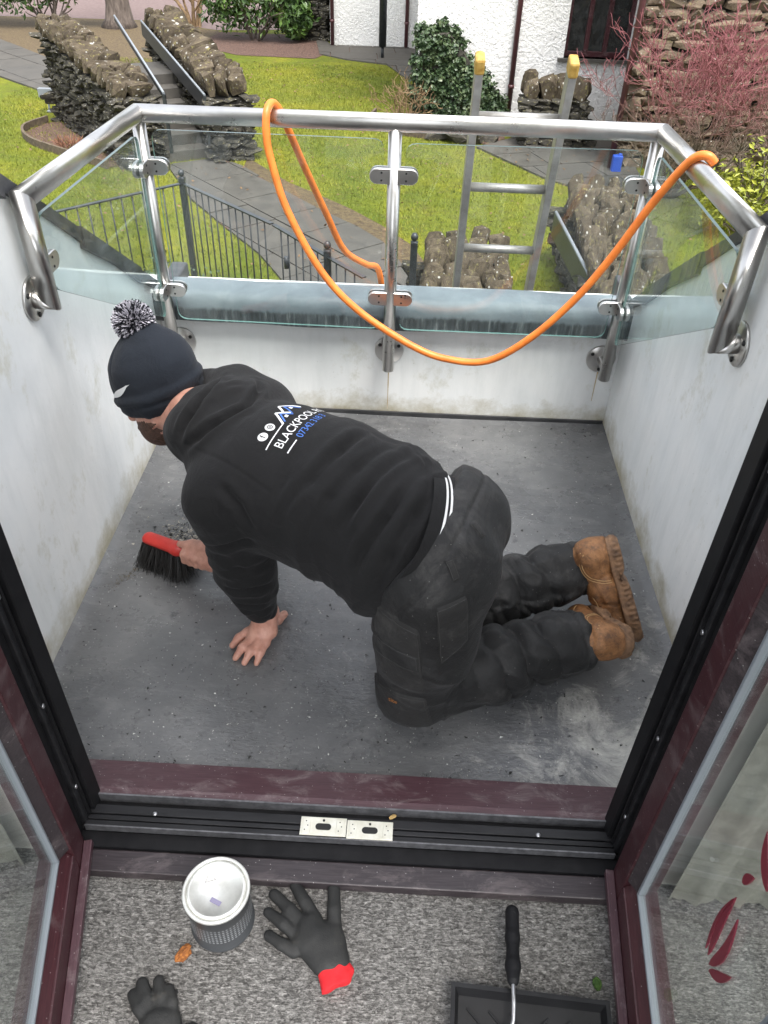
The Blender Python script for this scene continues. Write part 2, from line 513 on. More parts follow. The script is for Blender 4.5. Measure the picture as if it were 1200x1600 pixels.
# own roof either side and below the parapet: slab with lapped slates
def roof_part(name, x0, x1, y0, y1, label, slate_rows):
    r = empty(name, ((x0 + x1) / 2, (y0 + y1) / 2, 0), label, 'roof')
    def lr(o):
        o.matrix_parent_inverse = Matrix.Translation(-r.location); return o
    m = MB(); m.prism([(y0, roof_z(y0) - 0.03), (y1, roof_z(y1) - 0.03), (y1, roof_z(y1) - 0.13), (y0, roof_z(y0) - 0.13)], 0, x0, x1)
    lr(m.build('roof_deck', M_slate, r))
    n = max(1, int(round((x1 - x0) / 0.25)))
    for j in range(slate_rows):
        ya = y1 - 0.16 * (j + 1); yb = ya + 0.26
        if ya < y0: break
        for i in range(n):
            xa = x0 + (x1 - x0) * i / n + 0.002; xb = x0 + (x1 - x0) * (i + 1) / n - 0.002
            m = MB(); t0 = 0.006 + 0.002 * rng.random()
            za, zb = roof_z(ya) - 0.026, roof_z(yb) - 0.018
            m.prism([(ya, za), (yb, zb), (yb, zb + t0), (ya, za + t0)], 0, xa, xb)
            lr(m.build('slate', M_slate, r))
    return r
roof_part('roof', -2.6, XL - 0.15, 0.85, 3.2, 'dark slate roof slope outside the cheek wall beside the man\'s head', 14)
roof_part('roof', XR + 0.15, 2.4, 0.85, 3.2, 'dark slate roof slope outside the cheek wall beside the man\'s boots', 14)
roof_part('roof', XL - 0.145, XR + 0.145, 2.57, 3.2, 'narrow dark slate strip of roof below the parapet', 3)
ew = MB(); ew.box((-2.6, 2.75, -1.95), (2.4, 2.95, -0.22)); tag(ew.build('house_wall', M_wall), 'white outer wall of the house below the eaves', 'wall')

# ------------------------------------------------------------------ balustrade
YR, ZR = 2.27, 0.976
bal = empty('balustrade', (-0.05, YR, 0.25), 'stainless steel tube balustrade with clear glass panels round the balcony edge', 'balustrade')
def lb(o):
    o.matrix_parent_inverse = Matrix.Translation(-bal.location); return o
CL, CR = Vector((-0.752, YR, ZR)), Vector((0.650, YR, ZR))
EL, ER = Vector((-0.775, 1.56, ZR)), Vector((0.660, 1.53, ZR))
RT = 0.0225
def rail_tube(name, a, b, r=RT):
    m = MB(); m.tube([a, b], r, 24); o = m.build(name, M_steel, bal); return lb(o)
dC = (CR - CL).normalized(); dL = (EL - CL).normalized(); dR = (ER - CR).normalized(); DZ = Vector((0, 0, -1))
def mit(name, a_, b_, na, nb, r=RT):
    m = MB(); m.mitre(a_, b_, na, nb, r); lb(m.build(name, M_steel, bal))
mit('handrail', CL, CR, dC - dL, dC + dR)
mit('handrail', CL, EL, dL - dC, dL + DZ)
mit('handrail', CR, ER, dR + dC, dR + DZ)
# front posts with wall flanges
def flange(c, n, post_to):
    """disc on a wall at c with normal n, stub to post_to"""
    q = Vector(n).to_track_quat('Z', 'Y').to_matrix().to_4x4(); Mx = Matrix.Translation(c) @ q
    m = MB(); m.lathe([(0.0, 0.0), (0.048, 0.0), (0.048, 0.004), (0.046, 0.006), (0.0, 0.006)], n=32, M=Mx)
    f = lb(m.build('wall_flange', M_steel, bal))
    for a in (0.5, 2.6, 4.7):
        m = MB(); m.lathe([(0.0, 0.0055), (0.0058, 0.0055), (0.0058, 0.0085), (0.0, 0.0085)], c=(0.036 * math.cos(a), 0.036 * math.sin(a), 0), n=12, M=Mx)
        m.build('bolt', M_dark, f)
    m = MB(); m.tube([Vector(c) + Vector(n) * 0.004, post_to], 0.013, 16); lb(m.build('standoff', M_steel, bal))
RP = 0.0185
def clamp(pt, d, sgn):
    """flat rounded glass clamp beside a post; d = direction of the pane from the post"""
    d = Vector(d).normalized(); nrm = d.cross(Vector((0, 0, 1))).normalized()
    for s2 in (-1, 1):
        m = MB(); n = 10
        outl = []
        L, Hh = 0.058, 0.021
        outl += [(0.0, -Hh), (L - Hh, -Hh)]
        for a in np.linspace(-math.pi / 2, math.pi / 2, n)[1:-1]: outl.append((L - Hh + Hh * math.cos(a), Hh * math.sin(a)))
        outl += [(L - Hh, Hh), (0.0, Hh)]
        p0 = [Vector(pt) + d * (0.010 + u) + Vector((0, 0, v)) + nrm * s2 * 0.0045 for u, v in outl]
        p1 = [p + nrm * s2 * 0.009 for p in p0]
        pm = [Vector(pt) + d * (0.010 + u * 0.96 + 0.001) + Vector((0, 0, v * 0.92)) + nrm * s2 * 0.0155 for u, v in outl]
        b0 = len(m.v); kk = len(outl)
        m.v += [tuple(p) for p in p0] + [tuple(p) for p in p1] + [tuple(p) for p in pm]
        for i in range(kk):
            j = (i + 1) % kk
            m.f.append((b0 + i, b0 + j, b0 + kk + j, b0 + kk + i)); m.sm.append(False)
            m.f.append((b0 + kk + i, b0 + kk + j, b0 + 2 * kk + j, b0 + 2 * kk + i)); m.sm.append(False)
        m.f.append(tuple(b0 + i for i in range(kk))); m.sm.append(False)
        m.f.append(tuple(b0 + 2 * kk + i for i in range(kk))); m.sm.append(False)
        lb(m.build('glass_clamp', M_steel, bal))
        m = MB()
        for vv in (-0.010, 0.010):
            c = Vector(pt) + d * 0.034 + Vector((0, 0, vv)) + nrm * s2 * 0.0155
            m.tube([c, c + nrm * s2 * 0.0012], 0.003, 10)
        lb(m.build('clamp_screws', M_dark, bal))
    m = MB(); m.tube([Vector(pt) + d * 0.008 - nrm * 0.0, Vector(pt) + d * 0.02], 0.012, 12); lb(m.build('clamp_stem', M_steel, bal))
posts = [Vector((-0.752, YR, 0)), Vector((-0.058, YR, 0)), Vector((0.643, YR, 0))]
for i, p in enumerate(posts):
    m = MB(); m.tube([(p.x, p.y, 0.235 if i else 0.23), (p.x, p.y, ZR - 0.005)], RP, 20); lb(m.build('post', M_steel, bal))
    flange((p.x, YB - 0.001, 0.262), (0, -1, 0), (p.x, p.y, 0.262))
for z in (0.842, 0.484):
    clamp((posts[0].x, YR, z), (1, 0, 0), 1); clamp((posts[1].x, YR, z), (-1, 0, 0), 1)
    clamp((posts[1].x, YR, z), (1, 0, 0), 1); clamp((posts[2].x, YR, z), (-1, 0, 0), 1)
    clamp((posts[0].x, YR, z), EL - CL, 1); clamp((posts[2].x, YR, z), ER - CR, 1)
# end posts turned down and stubbed to the cheek walls
for e, xw, sg, zb in ((EL, XL, 1, 0.765), (ER, XR, -1, 0.745)):
    dE = dL if sg == 1 else dR; wd_ = Vector((-sg, 0, 0)); bt = Vector((e.x, e.y, zb))
    mit('end_post', e, bt, DZ + dE, DZ + wd_)
    mit('end_stub', bt, (xw + sg * 0.004, e.y, zb), wd_ + DZ, wd_, 0.0215)
    flange((xw + sg * 0.001, e.y, zb), (sg, 0, 0), (e.x - sg * 0.02, e.y, zb))
    clamp((e.x, e.y, 0.835), (0, 1, 0), 1)
# glass panes
def rounded(pts, r, n=5):
    out = []; kk = len(pts)
    for i in range(kk):
        p0, p1, p2 = Vector(pts[i - 1]), Vector(pts[i]), Vector(pts[(i + 1) % kk])
        a = (p0 - p1).normalized(); b = (p2 - p1).normalized()
        for t_ in np.linspace(0, 1, n):
            q = p1 + a * r * (1 - t_) ** 2 + b * r * t_ ** 2
            out.append(q)
    return out
def pane(pts, nrm, gm=None):
    pts = rounded(pts, 0.03); nrm = Vector(nrm).normalized(); h = 0.004
    k = len(pts)
    m = MB(); m.poly([p + nrm * h for p in pts]); 
    m.poly([p - nrm * h for p in reversed(pts)])
    o = lb(m.build('glass_pane', gm or M_glass, bal))
    m = MB()
    for i in range(k):
        j = (i + 1) % k
        m.poly([pts[i] + nrm * h, pts[j] + nrm * h, pts[j] - nrm * h, pts[i] - nrm * h])
    e = m.build('pane_edge', M_glass_edge, o)
    return o
pane([(-0.722, YR, 0.385), (-0.088, YR, 0.380), (-0.088, YR, 0.935), (-0.722, YR, 0.937)], (0, -1, 0))
pane([(-0.028, YR, 0.380), (0.613, YR, 0.382), (0.613, YR, 0.931), (-0.028, YR, 0.926)], (0, -1, 0))
pane([(-0.754, YR - 0.03, 0.40), (-0.773, 1.592, 0.775), (-0.773, 1.592, 0.93), (-0.754, YR - 0.03, 0.93)], (1, -0.03, 0), M_glass_side)
pane([(0.645, YR - 0.03, 0.37), (0.658, 1.565, 0.765), (0.658, 1.565, 0.92), (0.645, YR - 0.03, 0.93)], (-1, 0.0, 0), M_glass_side)

# ------------------------------------------------------------------ door frame
JL, JR = -0.572, 0.437
fr = empty('door_frame', (-0.07, 0.80, 0), 'dark rosewood french door frame with black threshold track', 'door frame')
def lf(o, par=None):
    o.matrix_parent_inverse = Matrix.Translation(-fr.location); return o
ZS = 0.055
m = MB(); m.prism([(0.918, 0.035), (0.918, 0.012), (0.83, 0.012), (0.83, ZS), (0.845, ZS + 0.001)], 0, JL - 0.10, JR + 0.10); lf(m.build('outer_sill', M_rose_sill, fr))
m = MB(); m.box((JL - 0.01, 0.826, 0.0), (JR + 0.01, 0.8295, ZS + 0.004)); lf(m.build('sill_edge', M_edge, fr))
m = MB(); m.box((JL - 0.03, 0.768, -0.005), (JR + 0.03, 0.826, 0.034)); lf(m.build('track_base', M_rubber, fr))
for (y0, y1, z1) in ((0.769, 0.779, 0.046), (0.7815, 0.791, 0.0455), (0.7935, 0.812, 0.047)):
    m = MB(); m.box((JL - 0.01, y0, 0.03), (JR + 0.01, y1, z1), bevel=0.0012); lf(m.build('track_rib', M_track, fr))
m = MB(); m.box((JL - 0.01, 0.7655, 0.03), (JR + 0.01, 0.7684, 0.0475)); lf(m.build('track_lip', M_edge, fr))
m = MB(); m.box((JL - 0.04, 0.735, -0.005), (JR + 0.04, 0.765, 0.028)); lf(m.build('threshold_face', M_rubber, fr))
m = MB(); m.box((JL - 0.05, 0.690, -0.005), (JR + 0.05, 0.7345, 0.022), bevel=0.003); lf(m.build('inner_board', M_board, fr))
# jambs: black rebated faces with rosewood behind
for (x, s) in ((JL, -1), (JR, 1)):
    def bx(a, b, y0, y1, z0, z1, mt, nm, bev=0.002):
        m_ = MB(); lo, hi = sorted((x + s * a, x + s * b)); m_.box((lo, y0, z0), (hi, y1, z1), bevel=bev); lf(m_.build(nm, mt, fr))
    bx(0.0, 0.065, 0.800, 0.838, 0.0, 2.1, M_rubber, 'jamb')
    bx(0.010, 0.065, 0.775, 0.7995, 0.0, 2.1, M_track, 'jamb_rebate')
    bx(0.004, 0.012, 0.786, 0.7915, 0.05, 2.1, M_rubber, 'weather_seal', 0.001)
    bx(0.018, 0.070, 0.735, 0.7745, 0.0, 2.1, M_rubber, 'jamb_rebate')
    for z in (0.155, 0.40, 0.66, 0.95, 1.3):
        m_ = MB(); xx = x + s * 0.0095
        m_.tube([(xx, 0.784 + 0.0, z), (xx - s * 0.003, 0.784, z)], 0.0045, 12); lf(m_.build('frame_screw', M_alu, fr))
m = MB(); m.box((JL - 0.07, 0.735, 2.1), (JR + 0.07, 0.838, 2.17)); lf(m.build('head', M_rose, fr))
# washers/screws in the track
for xx in (-0.452, 0.302):
    m = MB(); m.lathe([(0.0, 0.0), (0.0045, 0.0), (0.0045, 0.0018), (0.003, 0.003), (0.0, 0.003)], c=(xx, 0.797, 0.0465), n=16); lf(m.build('track_screw', M_alu, fr))
# strike plates
M_plate = varied('cream_zinc_plate', (0.62, 0.60, 0.50), (0.75, 0.74, 0.66), 50, 0.35, 0.1, 0.0005, metal=0.35)
Zp = 0.0475
def plate(x0, x1, dy):
    cx = (x0 + x1) / 2
    root_m = MB(); root_m.box((x0, 0.7685 + dy, Zp), (x1, 0.806 + dy, Zp + 0.003), bevel=0.0008)
    p = lf(root_m.build('strike_plate', M_plate, fr))
    def sub(nm, mt, b):
        o = b.build(nm, mt, p); return o
    b = MB(); n = 8; outl = []
    for s2 in (1, -1):
        for a in np.linspace(-math.pi / 2, math.pi / 2, n): outl.append((cx + s2 * (0.009 + 0.0065 * math.cos(a)), 0.786 + dy + s2 * 0.0065 * math.sin(a)))
    b.prism(outl, 2, Zp + 0.0025, Zp + 0.0042); sub('latch_slot', M_dark, b)
    b = MB(); b.tube([(cx, 0.799 + dy, Zp + 0.0025), (cx, 0.799 + dy, Zp + 0.0042)], 0.0024, 10); sub('screw_hole', M_dark, b)
    for ex in (-1, 1):
        b = MB(); b.box((cx + ex * 0.033 - 0.0075, 0.770 + dy, Zp + 0.0028), (cx + ex * 0.033 + 0.0075, 0.803 + dy, Zp + 0.0046), bevel=0.0006); sub('plate_end', M_plate, b)
        for kk in range(3):
            b = MB(); cxx = cx + ex * 0.033 + [-0.003, 0.0025, -0.001][kk]; cy = 0.778 + dy + kk * 0.009
            b.tube([(cxx, cy, Zp + 0.004), (cxx, cy, Zp + 0.0050)], 0.0012, 8); sub('rivet', M_track, b)
plate(-0.163, -0.073, 0.0015); plate(-0.072, 0.018, -0.001)

# ------------------------------------------------------------------ the two open door leaves
def leaf(name, hinge, ang, s, label, petals):
    """s=+1: left leaf (outer face towards +x when open). local u along leaf from the hinge, local w across it"""
    root = empty(name, (hinge[0], hinge[1], 0.022), label, 'door')
    root.rotation_euler.z = ang
    W, T, Ht = 0.50, 0.062, 2.05
    # local: +X = u (away from hinge), +Y = towards room side; outer face at y=0 when s=+1
    def B(u0, u1, w0, w1, z0, z1, mt, nm, bev=0.0025, par=root):
        m_ = MB(); lo, hi = sorted((s * w0, s * w1)); m_.box((u0, lo, z0), (u1, hi, z1), bevel=bev); return m_.build(nm, mt, par)
    ST = 0.058
    B(0.0, ST, 0.0, T, 0.0, Ht, M_rose, 'stile'); B(W - ST, W, 0.0, T, 0.0, Ht, M_rose, 'stile')
    br = B(ST + 0.0005, W - ST - 0.0005, 0.0, T, 0.0, 0.070, M_rose, 'bottom_rail'); B(ST + 0.0005, W - ST - 0.0005, 0.0, T, Ht - 0.07, Ht, M_rose, 'top_rail')
    B(0.004, W, -0.016, -0.0005, 0.004, 0.020, M_rose_sill, 'drip_bar', 0.0015)
    # bevelled glazing beads
    def bead(a, b, horiz):
        m_ = MB()
        if horiz:
            zz = b; dz = 1 if zz < 1 else -1
            m_.prism([(s * 0.004, zz), (s * 0.020, zz + dz * 0.020), (s * 0.035, zz + dz * 0.020), (s * 0.035, zz)], 0, ST + 0.001, W - ST - 0.001)
        else:
            du = a
            m_.prism([(b, s * 0.004), (b + du * 0.020, s * 0.020), (b + du * 0.020, s * 0.035), (b, s * 0.035)], 2, 0.0915, Ht - 0.0915)
        m_.build('glazing_bead', M_board if not horiz else M_rose, root)
    bead(0, 0.0705, True); bead(0, Ht - 0.0705, True); bead(1, ST + 0.0005, False); bead(-1, W - ST - 0.0005, False)
    # grey gaskets
    B(ST + 0.021, W - ST - 0.021, 0.017, 0.030, 0.0910, 0.0975, M_gasket, 'gasket', 0.0015)
    B(ST + 0.0208, ST + 0.027, 0.017, 0.030, 0.098, Ht - 0.10, M_gasket, 'gasket', 0.0015)
    B(W - ST - 0.027, W - ST - 0.0208, 0.017, 0.030, 0.098, Ht - 0.10, M_gasket, 'gasket', 0.0015)
    m_ = MB(); lo, hi = sorted((s * 0.022, s * 0.026)); u0, u1, z0, z1 = ST + 0.022, W - ST - 0.022, 0.092, Ht - 0.092
    m_.poly([(u0, lo, z0), (u1, lo, z0), (u1, lo, z1), (u0, lo, z1)]); m_.poly([(u0, hi, z1), (u1, hi, z1), (u1, hi, z0), (u0, hi, z0)])
    gp = m_.build('glass_pane', M_glass_in, root)
    if petals:
        # stained petals stuck on the glass
        def petal(a, b, wid, bend, mt):
            a = Vector(a); b = Vector(b); d = b - a; nn = Vector((-d.y, d.x)).normalized()
            up, dn = [], []
            for t_ in np.linspace(0, 1, 12):
                c = a + d * t_ + nn * bend * math.sin(math.pi * t_); ww = wid * math.sin(math.pi * t_ ** 0.75) ** 0.8 if 0 < t_ < 1 else 0
                up.append(c + nn * ww); dn.append(c - nn * ww)
            outl = up + list(reversed(dn[1:-1]))
            b_ = MB(); b_.prism([(p.x, p.y) for p in outl], 1, s * 0.0215, s * 0.0192); b_.build('petal', mt, gp)
        P = [((0.294, 0.382), (0.278, 0.512), 0.0062, 0.004), ((0.284, 0.378), (0.276, 0.505), 0.0032, 0.008), ((0.305, 0.380), (0.301, 0.504), 0.0078, -0.010), ((0.311, 0.377), (0.345, 0.447), 0.0065, -0.004),
             ((0.273, 0.541), (0.285, 0.575), 0.006, 0.002), ((0.312, 0.600), (0.262, 0.640), 0.010, 0.006), ((0.252, 0.66), (0.262, 0.76), 0.010, -0.008), ((0.225, 0.67), (0.222, 0.78), 0.009, 0.01)]
        for a, b, ww, bd in P: petal(a, b, ww, bd, M_petal)
    return root
M_petal = mat('wine_red_film', (0.22, 0.03, 0.055), 0.3)
_n = M_petal.node_tree.nodes; _tr = _n.new('ShaderNodeBsdfTransparent'); _tr.inputs[0].default_value = (0.75, 0.42, 0.45, 1); _mx = _n.new('ShaderNodeMixShader'); _mx.inputs[0].default_value = 0.5
M_petal.node_tree.links.new(_tr.outputs[0], _mx.inputs[1]); M_petal.node_tree.links.new(_n['Principled BSDF'].outputs[0], _mx.inputs[2]); M_petal.node_tree.links.new(_mx.outputs[0], _n['Material Output'].inputs['Surface'])
leaf('door_leaf', (JL - 0.004, 0.742), -math.pi / 2 + 0.215, -1, 'open rosewood door leaf with plain glass, beside the paint tin', False)
leaf('door_leaf', (JR + 0.004, 0.742), -math.pi / 2 - 0.09, 1, 'open rosewood door leaf with red petal decoration on its glass', True)

# ------------------------------------------------------------------ the room side
m = MB(); m.poly([(-2.2, -2.0, 0), (2.2, -2.0, 0), (2.2, 0.737, 0), (-2.2, 0.737, 0)]); tag(m.build('carpet_floor', M_carpet), kind='structure')
m = MB(); m.box((-2.2, 0.737, -0.1), (JL - 0.071, 0.834, 2.4)); tag(m.build('room_wall', M_plaster), 'cream room wall beside the plain glass door leaf', 'wall')
m = MB(); m.box((JR + 0.071, 0.737, -0.1), (2.2, 0.834, 2.4)); tag(m.build('room_wall', M_plaster), 'cream room wall beside the petal decorated door leaf', 'wall')
m = MB(); m.box((JL - 0.0705, 0.737, 2.171), (JR + 0.0705, 0.834, 2.4)); tag(m.build('room_wall', M_plaster), 'cream strip of room wall above the door frame', 'wall')
m = MB(); m.box((-2.2, -0.35, 2.401), (2.2, 0.834, 2.5)); tag(m.build('added_ceiling_strip', M_plaster), kind='structure')  # unseen short ceiling, added to darken reflections in the black threshold plastics
def curtain(x0, x1, y, label):
    g_ = MB(); n = 60
    for i in range(n + 1):
        x = x0 + (x1 - x0) * i / n
        yy = y + 0.006 * math.sin(i * 0.9) + 0.003 * math.sin(i * 2.3)
        g_.v += [(x, yy, 0.012), (x, yy * 0.995, 1.0), (x, yy, 2.25)]
    for i in range(n):
        for j in range(2):
            a = i * 3 + j; g_.f.append((a, a + 3, a + 4, a + 1)); g_.sm.append(True)
    tag(g_.build('curtain', M_curtain), label, 'curtain')
curtain(-1.30, -0.68, 0.70, 'cream curtain hanging behind the plain glass door leaf')
curtain(0.54, 1.15, 0.70, 'cream curtain hanging behind the petal decorated door leaf')
# ------------------------------------------------------------------ the kneeling man (implicit surfaces meshed with surface nets)
class SDF:
    def __init__(s, lo, hi, h):
        s.lo = np.array(lo, float); s.h = h
        s.n = np.ceil((np.array(hi) - s.lo) / h).astype(int) + 1
        s.F = np.full(s.n, 9.0, dtype=np.float32)
    def _win(s, lo, hi):
        i0 = np.clip(np.floor((lo - s.lo) / s.h).astype(int), 0, s.n)
        i1 = np.clip(np.ceil((hi - s.lo) / s.h).astype(int) + 1, 0, s.n)
        ax = [s.lo[k] + s.h * np.arange(i0[k], i1[k]) for k in range(3)]
        P = np.stack(np.meshgrid(*ax, indexing='ij'), -1).astype(np.float32)
        return tuple(slice(i0[k], i1[k]) for k in range(3)), P
    def _put(s, sl, d, k, cut=False):
        F = s.F[sl]
        if F.size == 0: return
        if cut:
            d = -d
            hh = np.maximum(k - np.abs(F - d), 0) / k
            s.F[sl] = np.maximum(F, d) + hh * hh * k / 4
        else:
            hh = np.maximum(k - np.abs(F - d), 0) / k
            s.F[sl] = np.minimum(F, d) - hh * hh * k / 4
    def cap(s, a, b, ra, rb=None, k=0.03, flat=None, ratio=1.0, cut=False):
        """tapered capsule; flat = direction in which it is `ratio` times wider"""
        rb = ra if rb is None else rb
        a = np.array(a, float); b = np.array(b, float); R = max(ra, rb) * max(ratio, 1) + k + 3 * s.h
        sl, P = s._win(np.minimum(a, b) - R, np.maximum(a, b) + R)
        ab = b - a; t = np.clip(((P - a) @ ab) / max(ab @ ab, 1e-9), 0, 1)
        q = P - (a + t[..., None] * ab)
        if flat is not None:
            f = np.array(flat, float); f /= np.linalg.norm(f)
            c = q @ f; q = q - (c * (1 - 1 / ratio))[..., None] * f
        d = np.sqrt((q * q).sum(-1)) - (ra + (rb - ra) * t)
        s._put(sl, d.astype(np.float32), k, cut)
        return s
    def chain(s, pts, rs, k=0.03, flat=None, ratio=1.0):
        for i in range(len(pts) - 1): s.cap(pts[i], pts[i + 1], rs[i], rs[i + 1], k, flat, ratio)
        return s
    def ell(s, c, rad, axes=None, k=0.03, cut=False):
        c = np.array(c, float); rad = np.array(rad, float); R = rad.max() + k + 3 * s.h
        sl, P = s._win(c - R, c + R); q = P - c
        if axes is not None: q = q @ np.array(axes, float).T
        q0 = np.sqrt(((q / rad) ** 2).sum(-1)); q1 = np.sqrt(((q / rad ** 2) ** 2).sum(-1)) + 1e-6
        s._put(sl, (q0 * (q0 - 1) / q1).astype(np.float32), k, cut)
        return s
    def half(s, p, nrm, k=0.004):
        """keep the side opposite to nrm"""
        sl, P = s._win(s.lo, s.lo + s.h * s.n); nrm = np.array(nrm, float); nrm /= np.linalg.norm(nrm)
        d = (P - np.array(p)) @ nrm
        s.F = np.maximum(s.F, d.astype(np.float32)); return s
    def halfbox(s, p, nrm, R):
        p = np.array(p, float); sl, P = s._win(p - R, p + R); nrm = np.array(nrm, float); nrm /= np.linalg.norm(nrm)
        s.F[sl] = np.maximum(s.F[sl], ((P - p) @ nrm).astype(np.float32)); return s
    def mesh(s, smooth=2):
        F = s.F; n = np.array(F.shape)
        ins = F < 0
        c = np.zeros(n - 1, dtype=np.int8)
        for dx in (0, 1):
            for dy in (0, 1):
                for dz in (0, 1): c += ins[dx:n[0]-1+dx, dy:n[1]-1+dy, dz:n[2]-1+dz]
        act = (c > 0) & (c < 8)
        idx = np.argwhere(act); vid = np.full(act.shape, -1, dtype=np.int32); vid[act] = np.arange(len(idx))
        acc = np.zeros((len(idx), 3)); cnt = np.zeros(len(idx))
        off = [(x, y, z) for x in (0, 1) for y in (0, 1) for z in (0, 1)]
        for o0 in off:
            for k in range(3):
                if o0[k]: continue
                o1 = list(o0); o1[k] = 1
                f0 = F[idx[:, 0] + o0[0], idx[:, 1] + o0[1], idx[:, 2] + o0[2]]
                f1 = F[idx[:, 0] + o1[0], idx[:, 1] + o1[1], idx[:, 2] + o1[2]]
                m = (f0 < 0) != (f1 < 0)
                t = f0[m] / (f0[m] - f1[m])
                p = np.tile(np.array(o0, float), (m.sum(), 1)); p[:, k] += t
                acc[m] += p; cnt[m] += 1
        V = s.lo + s.h * (idx + acc / cnt[:, None])
        Q = []
        for k in range(3):
            sl0 = [slice(1, n[i] - 1) for i in range(3)]; sl0[k] = slice(0, n[k] - 1); sl1 = list(sl0); sl1[k] = slice(1, n[k])
            a = ins[tuple(sl0)]; b = ins[tuple(sl1)]
            e = np.argwhere(a != b)
            if not len(e): continue
            flip = a[a != b]
            base = e.copy()
            for i in range(3):
                if i != k: base[:, i] += 1
            u, w = [(1, 2), (2, 0), (0, 1)][k]
            def g(du, dw):
                q = base.copy(); q[:, u] -= du; q[:, w] -= dw
                return vid[q[:, 0], q[:, 1], q[:, 2]]
            q4 = np.stack([g(1, 1), g(0, 1), g(0, 0), g(1, 0)], 1)
            q4[~flip] = q4[~flip][:, ::-1]
            Q.append(q4)
        Q = np.concatenate(Q); Q = Q[(Q >= 0).all(1)]
        for _ in range(smooth): V = relax(V, Q, 0.5)
        return V, Q
def relax(V, Q, f):
    S = np.zeros_like(V); C = np.zeros(len(V))
    for i in range(4):
        a, b = Q[:, i], Q[:, (i + 1) % 4]
        for k in range(3):
            S[:, k] += np.bincount(a, V[b, k], len(V)) + np.bincount(b, V[a, k], len(V))
        C += np.bincount(a, minlength=len(V)) + np.bincount(b, minlength=len(V))
    return V * (1 - f) + f * S / np.maximum(C, 1)[:, None]
def vnormals(V, Q):
    N = np.cross(V[Q[:, 2]] - V[Q[:, 0]], V[Q[:, 3]] - V[Q[:, 1]])
    R = np.zeros_like(V)
    for i in range(4):
        for k in range(3): R[:, k] += np.bincount(Q[:, i], N[:, k], len(V))
    return R / (np.linalg.norm(R, axis=1)[:, None] + 1e-12)
def unit(v): v = np.array(v, float); return v / np.linalg.norm(v)
def segdist(V, pts):
    """distance to a polyline and parameter 0..1"""
    pts = np.array(pts, float); best = np.full(len(V), 9.0); tt = np.zeros(len(V)); n = len(pts) - 1
    for i in range(n):
        ab = pts[i + 1] - pts[i]; t = np.clip(((V - pts[i]) @ ab) / (ab @ ab), 0, 1)
        d = np.linalg.norm(V - (pts[i] + t[:, None] * ab), axis=1); m = d < best
        best[m] = d[m]; tt[m] = (i + t[m]) / n
    return best, tt
def vnoise(P, seed=0):
    """smooth value noise"""
    I = np.floor(P).astype(np.int64); f = P - I; f = f * f * (3 - 2 * f); out = np.zeros(len(P))
    for dx in (0, 1):
        for dy in (0, 1):
            for dz in (0, 1):
                hsh = ((I[:, 0] + dx) * 73856093) ^ ((I[:, 1] + dy) * 19349663) ^ ((I[:, 2] + dz) * 83492791) ^ (seed * 2654435)
                hsh = (hsh ^ (hsh >> 13)) * 1274126177 & 0x7fffffff
                r = ((hsh >> 8) & 0xffff) / 65535.0
                out += r * (f[:, 0] if dx else 1 - f[:, 0]) * (f[:, 1] if dy else 1 - f[:, 1]) * (f[:, 2] if dz else 1 - f[:, 2])
    return out

# ---- materials
def make_cloth(name, c1, c2, weave=900, rough=0.92, dust=0.0, dustcol=(0.2, 0.19, 0.17)):
    m = mat(name, c1, rough, spec=0.35); t = NT(m)
    big = t.noise(t.co(), 7, 6, 0.65)
    c = t.ramp(big, [(0.3, c1), (0.7, c2)])
    if dust:
        d = t.noise(t.co(loc=(2, 5, 1)), 10, 9, 0.72, 0.4)
        c = t.mix(t.ramp(d, [(0.52, 0.0), (0.75, dust)]), c, dustcol)
        sp = t.voro(t.co(), 60)
        c = t.mix(t.ramp(sp, [(0.035, 0.5), (0.07, 0.0)]), c, (0.35, 0.34, 0.32))
    t.color(c)
    t.bump(t.noise(t.co(), weave, 2), 0.3, 0.0014)
    t.bump(t.noise(t.co((1.0, 0.45, 1.0), rot=(0.3, 0.2, 0.4)), 26, 5, 0.6, 0.8), 0.42, 0.010)
    t.b.inputs['Sheen Weight'].default_value = 0.06
    t.b.inputs['Sheen Roughness'].default_value = 0.5
    t.b.inputs['Sheen Tint'].default_value = (0.6, 0.6, 0.62, 1)
    return m
M_hoodie = make_cloth('black_sweatshirt', (0.0068, 0.0067, 0.0070), (0.0105, 0.0103, 0.0108))
M_trouser = make_cloth('black_work_trousers', (0.0082, 0.0082, 0.0084), (0.0165, 0.0165, 0.0167), 500, 0.62, 0.45, (0.11, 0.105, 0.10))
M_patch = make_cloth('charcoal_pocket_cloth', (0.0115, 0.0112, 0.011), (0.025, 0.0243, 0.0236), 420, 0.75, 0.5, (0.11, 0.105, 0.10))
M_hat = make_cloth('navy_black_knit', (0.008, 0.011, 0.017), (0.014, 0.018, 0.025), 300, 0.95)
def make_skin():
    m = mat('skin', (0.50, 0.27, 0.20), 0.5); t = NT(m)
    n = t.noise(t.co(), 45, 6, 0.65)
    c = t.ramp(n, [(0.3, (0.40, 0.185, 0.135)), (0.55, (0.53, 0.275, 0.205)), (0.75, (0.60, 0.34, 0.26))])
    t.color(c); t.bump(t.noise(t.co(), 160, 5), 0.35, 0.0015)
    t.b.inputs['Subsurface Weight'].default_value = 0.08
    t.b.inputs['Subsurface Radius'].default_value = (0.01, 0.004, 0.002)
    return m
M_skin = make_skin()
M_hair = varied('brown_beard', (0.045, 0.022, 0.014), (0.12, 0.06, 0.04), 160, 0.8, 0.9, 0.004)
